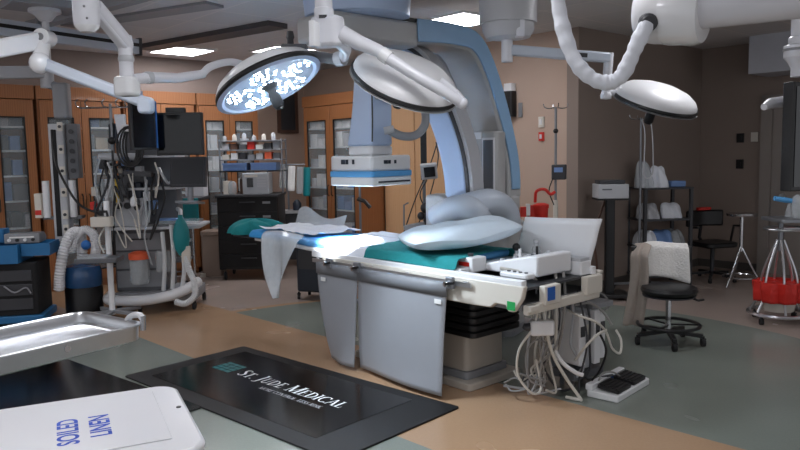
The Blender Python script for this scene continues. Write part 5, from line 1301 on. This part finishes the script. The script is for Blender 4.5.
# red suction canister and tubing hung on a short rail
q = W(541, 208, 7.3); t = thing('suction_canister', 'red-lidded suction canister with red tubing beside the upright white board', 'canister', (q.x, q.y, 0))
MB(Matrix.Translation(q) @ Matrix.Diagonal((.8, .8, .72, 1))).lathe([(.07, -.2), (.085, -.17), (.09, .0)], seg=20).build('jar', 'red', t); MB(Matrix.Translation(q) @ Matrix.Diagonal((.8, .8, .72, 1))).lathe([(.1, .0), (.1, .05), (.05, .07), (.0001, .075)], seg=20).build('lid', 'red', t)
MB().tube(catmull([q+Vector((-.06, 0, .06)), q+Vector((-.05, -.02, .17)), q+Vector((.03, -.03, .19)), q+Vector((.09, -.02, .14)), q+Vector((.14, 0, .16))], 6), .016, 8).build('tubing', 'red', t)
MB(Matrix.Translation(q) @ Matrix.Diagonal((.8, .8, .72, 1))).rbox(-.19, -.14, -.03, .03, -.1, .06, .01).build('white_block', 'white', t)
MB(Matrix.Translation(q) @ Matrix.Diagonal((.8, .8, .72, 1))).rbox(-.26, -.19, -.02, .05, -.12, .02, .01).build('bracket_left', 'red', t); MB(Matrix.Translation(q) @ Matrix.Diagonal((.8, .8, .72, 1))).rbox(-.14, -.08, -.02, .05, -.12, .04, .01).build('bracket', 'red', t)
MB(Matrix.Translation(q) @ Matrix.Diagonal((.8, .8, .72, 1))).bar((-.26, .1, -.05), (.1, .1, -.05), .02, .03).build('rail', 'dull_steel', t); MB().cyl((q.x-.1, q.y+.12, .03), (q.x-.1, q.y+.12, q.z-.02), .016, seg=10).build('post', 'dull_steel', t)
MB().lathe([(.2, .001), (.2, .02), (.05, .04), (.0001, .05)], Matrix.Translation((q.x-.1, q.y+.12, 0)), 24).build('foot', 'mid_grey', t)
# black pole with small vitals monitor
q = W(424, 180, 7.7); t = thing('vitals_stand', 'black pole carrying a small tilted vitals monitor in front of the pale lit-wall panels', 'monitor stand', (q.x, q.y, 0))
z1_, z2_ = W(425, 126, 7.7).z, W(425, 180, 7.7).z
MB().bar((q.x, q.y, z2_), (q.x, q.y, z1_), .065, .05, (0, 1, 0)).build('upper_pole', 'black', t); MB().cyl((q.x, q.y, .04), (q.x, q.y, z2_), .018, seg=10).build('lower_pole', 'dull_steel', t)
MB().lathe([(.25, .001), (.25, .03), (.06, .06), (.0001, .07)], Matrix.Translation((q.x, q.y, 0)), 24).build('foot', 'mid_grey', t)
mm_ = basis(W(429, 171, 7.6), (-.1, -.15, 1), (1, -.1, .12)); 
mo = MB(mm_).rbox(-.085, .085, -.05, .04, -.08, .08, .01).build('vitals_monitor', 'pale_grey', t, bevel=.006); MB(mm_).box(-.05, .065, -.055, -.05, -.055, .05).build('display', 'screen', mo)
for (px, py, r) in ((425, 208, .05), (421, 216, .04), (428, 220, .045)): MB().ball(W(px, py, 7.6), r, r, r*1.1, 12).build('clamp', 'dark_grey', t)
MB().tube([W(404, 226, 7.6), W(404, 205, 7.65), W(408, 203, 7.7)], .01, 8).build('bracket', 'dull_steel', t)
MB().bar(W(404, 228, 7.6), W(424, 224, 7.65), .06, .05).build('basket', 'pale_grey', t)
for pts in ([(438, 140), (430, 165), (415, 200), (404, 232)], [(436, 142), (438, 160), (430, 195), (418, 225)], [(427, 180), (420, 195), (427, 215), (422, 232)]):
    MB().tube(catmull([W(a, b, 7.65) for a, b in pts], 6), .007, 6).build('cable', 'dark_grey', t)

# ================================================================== RIGHT SIDE
# stool with gown and towel
sc_ = G(668, 343); sc_ = Vector((sc_.x, sc_.y, 0)); Ms = frame(sc_, -8)
t = thing('rolling_stool', 'black round-seated rolling stool with a foot ring on the green floor', 'stool', sc_)
MB(Ms).lathe([(.0001, .41), (.19, .41), (.215, .425), (.225, .45), (.215, .475), (.18, .485), (.0001, .488)], seg=36).build('seat', 'black', t)
MB(Ms).lathe([(.21, .40), (.21, .41)], seg=36).build('seat_plate', 'dark_grey', t)
MB(Ms).cyl((0, 0, .1), (0, 0, .41), .024, seg=16).build('gas_lift', 'chrome', t)
MB(Ms).tube([(.245*math.cos(2*PI*i/40), .245*math.sin(2*PI*i/40), .16) for i in range(40)], .014, 8, closed=True).build('foot_ring', 'black', t)
for k in range(3):
    a = 2*PI*k/3; MB(Ms).bar((.02*math.cos(a), .02*math.sin(a), .16), (.245*math.cos(a), .245*math.sin(a), .16), .02, .012).build('ring_spoke', 'black', t)
for k in range(5):
    a = 2*PI*k/5-.35; e = Ms @ Vector((.27*math.cos(a), .27*math.sin(a), .085))
    MB().bar(sc_+Vector((0, 0, .105)), e, .04, .03).build('leg', 'black', t, bevel=.005); caster(t, (e.x, e.y, .001), .032)
MB(Ms).tube([(.16, -.12, .405), (.2, -.12, .385), (.25, -.1, .39)], .009, 8).build('height_lever', 'black', t)
MB(Ms).tube(catmull([(-.05, .2, .4), (-.1, .27, .45), (-.12, .28, .6), (-.1, .26, .72)], 6), .016, 8).build('back_post', 'black', t)
br_ = [(-.27+.5*i/12, .26-.6*((i-6)/12)**2*.35, .72) for i in range(13)]
mb = MB(Ms); mb.path_bar(br_, .05, .14, (0, 0, 1)); mb.build('backrest', 'black', t, bevel=.015)
def tw(a, b):                                 # towel over the backrest
    x = -.15+.33*a; L = .75*b
    yb = .26-.21*((x+.02)/.5)**2
    f = [(-.035, .50), (-.045, .77), (0, .81), (.05, .77), (.055, .66)]
    k = b*4; i = min(3, int(k)); u = k-i
    dy = f[i][0]+(f[i+1][0]-f[i][0])*u; z = f[i][1]+(f[i+1][1]-f[i][1])*u
    if b < .25: dy -= .05*(1-b/.25)+.02*math.sin(a*7)*(1-b/.25); z += .05*(1-b/.25)*(a-.5)*-1+.02*math.sin(a*3)
    return (x+.03*(1-b)*(a-.3), yb+dy+.012*math.sin(a*11), z+.008*math.sin(a*6))
tag(MB(Ms).grid(tw, 20, 24).build('towel', 'towel', None, solid=.02, sub=1), 'white towel folded over the back of the rolling stool', 'towel')
def gw(a, b):
    x = -.29+.12*a+.02*math.sin(b*4); y = .16-.10*a+.02*math.sin(a*12+b*2)
    z = .80-.70*b+.02*math.sin(a*3); 
    if b < .12: y += .10*(1-b/.12); x += .06*(1-b/.12)
    return (x-.06*b*(1-a)*.6, y, z)
tag(MB(Ms).grid(gw, 14, 22).build('gown', 'gown', None, solid=.008, sub=1), 'beige gown hanging down the left side of the stool', 'gown')

# printer on a black stand
b0 = W(609, 288, 7.75); Mp = frame((b0.x, b0.y, 0), -3)
zt, zb = W(609, 184, 7.7).z, W(609, 198, 7.7).z
t = thing('printer_stand', 'black column stand under the pale printer in the alcove', 'stand', (b0.x, b0.y, 0))
MB(Mp).rbox(-.2, .2, -.16, .16, .03, .07, .04).build('foot', 'black', t, bevel=.006); MB(Mp).rbox(-.05, .05, -.04, .04, .07, zb-.02, .015).build('column', 'black', t); MB(Mp).box(-.16, .16, -.15, .15, zb-.02, zb-.001).build('plate', 'black', t)
for x in (-.17, .17):
    for y in (-.13, .13): caster(t, Mp @ Vector((x, y, .001)), .014)
MB(Mp).tube(catmull([(-.02, .08, zb), (-.14, .1, .7), (-.12, .08, .4), (-.1, .08, .1)], 6), .012, 7).build('cord', 'brown', t)
c = thing('printer', 'pale boxy printer on the black column stand in the dark alcove', 'printer', Mp @ Vector((0, 0, zb)))
MB(Mp).rbox(-.16, .16, -.17, .15, zb, zt, .015).build('housing', 'pale_grey', c, bevel=.006); MB(Mp).rbox(-.14, .14, -.1, .12, zt, zt+.04, .02).build('lid', 'dark_grey', c, bevel=.006)
MB(Mp).box(-.12, -.02, -.174, -.17, zt-.06, zt-.045).build('label', 'mid_grey', c)
# shelf unit
b0 = W(658, 275, 8.55); Mr = frame((b0.x, b0.y, 0), 10); zt = W(658, 187, 8.55).z
t = thing('shelf_unit', 'dark open shelf unit against the alcove wall, stacked with bags', 'shelf', (b0.x, b0.y, 0))
for x in (-.29, .29):
    for y in (-.2, .2): MB(Mr).bar((x, y, .001), (x, y, zt), .035, .035, (0, 1, 0)).build('post', 'dark_grey', t)
for z in (.14, .48, .8, zt): MB(Mr).box(-.31, .31, -.22, .22, z-.02, z).build('shelf', 'dark_grey', t)
rg = random.Random(21)
def lump(M, x, y, z, rx, ry, h, m, label, group, cat='bag', name='supply_bag'):
    s1, s2 = rg.random()*6, rg.random()*6
    def fn(a, b):
        th_ = 2*PI*a; ph = PI*.5*b; r = math.cos(ph)**.6*(1+.2*math.sin(th_*3+s1+b*2)+.12*math.sin(th_*7+s2+b*5))
        return (x+rx*r*math.cos(th_), y+ry*r*math.sin(th_), z+.001+h*math.sin(ph)*(1+.35*math.sin(th_*2+s2)*math.cos(ph)+.15*math.sin(th_*5+s1)*math.cos(ph)))
    return tag(MB(M).grid(fn, 28, 8).build(name, m, None, sub=1), label, cat, group)
for x, m, z, nm in ((-.17, 'white_cloth', .48, 'white crumpled bag at left on the middle shelf of the dark unit'), (.02, 'bin_blue', .48, 'bluish bag in the centre of the middle shelf of the dark unit'), (.19, 'clear_plastic', .48, 'clear bag at right on the middle shelf of the dark unit'),
                    (-.15, 'pale_grey', .8, 'grey bag at left on the upper shelf of the dark unit'), (.13, 'white_cloth', .8, 'white bag at right on the upper shelf of the dark unit'),
                    (-.1, 'plastic_film', .14, 'clear bag on the lowest shelf of the dark unit')):
    lump(Mr, x, 0, z, .12, .15, .17, m, nm, 'bags in the dark shelf unit')
lump(Mr, -.24, -.05, zt, .1, .12, .3, 'plastic_film', 'tall clear bag of supplies at left on top of the dark shelf unit', 'bags on the dark shelf unit')
lump(Mr, -.05, -.05, zt, .1, .12, .24, 'white_cloth', 'pale rumpled bag in the middle on top of the dark shelf unit', 'bags on the dark shelf unit')
tag(MB(Mr).rbox(.08, .27, -.12, .1, zt+.001, zt+.07, .01).build('folded_pad', 'bin_blue', bevel=.01), 'folded blue pad at right on top of the dark shelf unit', 'pad')
lump(frame(W(632, 178, 8.3), 0), 0, 0, -.0, .11, .1, .12, 'white_cloth', 'white cloth bundle on the wall hook behind the printer', None) if False else None
q = W(640, 200, 8.2); h_ = W(640, 118, 8.2).z
t = drip_stand(q, h_, 'drip_stand', 'thin grey drip stand in front of the dark shelf unit', 'dull_steel', True)
q2 = W(648, 125, 8.25)
for dx, bt in ((0, 172), (.1, 165)):
    pass
c = thing('tube_loop', 'loop of thin clear tubing hanging from the drip stand in the alcove', 'tubing', W(649, 175, 8.15))
MB().tube(catmull([W(642, 120, 8.12), W(645, 135, 8.1), W(644, 172, 8.1), W(648, 178, 8.1), W(653, 170, 8.1), W(652, 130, 8.1), W(648, 121, 8.12), W(642, 119, 8.14)], 6), .007, 6).build('tube_line', 'pale_grey', c)
c = lump(frame(W(631, 181, 8.3), 0), 0, 0, 0, .1, .1, .1, 'white', 'x', None) if False else None

# black task chair with a red item
b0 = W(712, 268, 8.75); b0.z = 0; Mt = frame(b0, 15)
t = thing('task_chair', 'black low-backed task chair standing in the dark alcove corner', 'chair', b0)
MB(Mt).rbox(-.22, .22, -.22, .2, .42, .48, .08, 6).build('seat', 'black', t, bevel=.015)
MB(Mt).path_bar([(-.26+.52*i/12, .22-.3*((i-6)/6)**2*.25, .75) for i in range(13)], .05, .2, (0, 0, 1)).build('backrest', 'black', t, bevel=.02)
MB(Mt).tube([(0, .18, .43), (0, .25, .5), (0, .22, .68)], .02, 8).build('back_post', 'black', t)
MB(Mt).cyl((0, 0, .1), (0, 0, .42), .025, seg=12).build('gas_lift', 'dark_grey', t)
for s_ in (-1, 1): MB(Mt).tube([(s_*.2, .05, .43), (s_*.3, .05, .46), (s_*.3, .0, .66), (s_*.3, -.12, .67)], .015, 8).build('armrest', 'black', t)
for k in range(5):
    a = 2*PI*k/5+.2; e = Mt @ Vector((.27*math.cos(a), .27*math.sin(a), .08)); MB().bar(b0+Vector((0, 0, .1)), e, .035, .03).build('leg', 'black', t); caster(t, (e.x, e.y, .001), .028)
tag(MB(Mt).rbox(-.08, .1, .16, .22, .8505, .885, .01).build('glove_box', 'red', bevel=.004), 'small flat red pack lying on the black task chair back', 'box')

# chrome stand
b0 = W(740, 284, 8.3); b0.z = 0
t = thing('chrome_stool', 'tall chrome tripod stool with a flat round top against the dark wall', 'stool', b0)
zt = W(740, 213, 8.3).z
MB().lathe([(.16, 0), (.165, .01), (.165, .03), (.15, .035), (.0001, .036)], Matrix.Translation((b0.x, b0.y, zt-.035)), 28).build('seat', 'chrome', t)
zm = W(740, 247, 8.3).z; MB().cyl((b0.x, b0.y, zm-.05), (b0.x, b0.y, zt-.035), .022, seg=12).build('column', 'chrome', t)
for k in range(3):
    a = 2*PI*k/3+.5+PI; MB().tube([(b0.x, b0.y, zm+.02), (b0.x+.12*math.cos(a), b0.y+.12*math.sin(a), zm*.5), (b0.x+.24*math.cos(a), b0.y+.24*math.sin(a), .01)], .014, 8).build('leg', 'chrome', t)
MB().tube([(b0.x+.19*math.cos(2*PI*i/28), b0.y+.19*math.sin(2*PI*i/28), .12) for i in range(28)], .01, 7, closed=True).build('foot_ring', 'chrome', t)

# ring stand with red bag, tray above
b0 = W(778, 316, 6.55); b0.z = 0; Mb = Matrix.Translation(b0)
t = thing('ring_stand', 'steel basin stand on a round wheeled ring at the right edge', 'basin stand', b0)
MB(Mb).tube([(.25*math.cos(2*PI*i/40), .25*math.sin(2*PI*i/40), .09) for i in range(40)], .018, 8, closed=True).build('base_ring', 'steel', t)
for k in range(4): a = PI/2*k+.5; caster(t, b0+Vector((.24*math.cos(a), .24*math.sin(a), .001)), .026)
zh, zt = W(778, 240, 6.55).z, W(778, 219, 6.55).z
for k in range(6):
    a = 2*PI*k/6+.3; x, y = math.cos(a), math.sin(a)
    MB(Mb).tube(catmull([(.24*x, .24*y, .09), (.17*x, .17*y, .25), (.14*x, .14*y, .46), (.06*x, .06*y, zh-.08), (.03*x, .03*y, zh)], 5), .011, 8).build('rib', 'steel', t)
MB(Mb).cyl((0, 0, zh-.1), (0, 0, zt-.02), .024, seg=12).build('post', 'dull_steel', t)
MB(Mb).tube([(.19*math.cos(2*PI*i/36)+.06, .19*math.sin(2*PI*i/36), zt-.09) for i in range(36)], .012, 8, closed=True).build('lower_ring', 'steel', t)
MB(Mb).rbox(-.1, .5, -.2, .2, zt-.02, zt+.01, .04).build('tray', 'dull_steel', t, bevel=.004)
for k in range(3): a = 2*PI*k/3; MB(Mb).bar((0, 0, zt-.09), (.19*math.cos(a)+.06, .19*math.sin(a), zt-.09), .014, .014).build('ring_spoke', 'steel', t)
c = thing('kick_bucket', 'bucket lined with a bunched red bag inside the ring stand', 'bucket', b0+Vector((0, 0, .11)))
MB(Mb).lathe([(.13, .11), (.135, .12), (.16, .26), (.15, .26)], seg=28).build('pail', 'offwhite', c)
def rb(a, b):
    th_ = 2*PI*a; z = .2+.27*b-.12*max(0, b-.7)/.3; r = .195+.03*math.sin(th_*7+b*2)*.5+.025*b*(1-b)*2-.08*max(0, b-.7)/.3
    r += .012*math.sin(th_*13); return (r*math.cos(th_), r*math.sin(th_), z)
MB(Mb).grid(rb, 48, 12).build('bag', 'red_bag', c, solid=.006)
MB(Mb).lathe([(.12, .36), (.0001, .34)], seg=20).build('bag_fill', 'red_bag', c)
zz = zt+.012
c = lump(Mb, .17, 0, zz, .12, .13, .2, 'clear_plastic', 'clear crumpled plastic pack on the tray of the basin stand', None, 'package', 'plastic_pack')
q = Mb @ Vector((0, -.05, zz+.012)); tag(MB().tube([W(770, 198.5, 6.45), W(781, 200.5, 6.45), W(793, 203, 6.45)], [.03, .03, .028], 10).build('cyan_pouch', 'bin_blue'), 'pale blue rolled pouch sticking out over the tray of the basin stand', 'pouch') if False else None
def pouch(a, b): return (-.09+.22*a, -.07+.06*b, zz+.16+.02*math.sin(a*3)-.03*a+.01*b)
tag(MB(Mb).tube([(-.09, -.04, zz+.18), (.0, -.04, zz+.165), (.1, -.03, zz+.15)], [.022, .026, .02], 10).build('blue_pouch', 'pad_blue'), 'pale blue rolled pouch sticking out of the plastic pack', 'pouch')
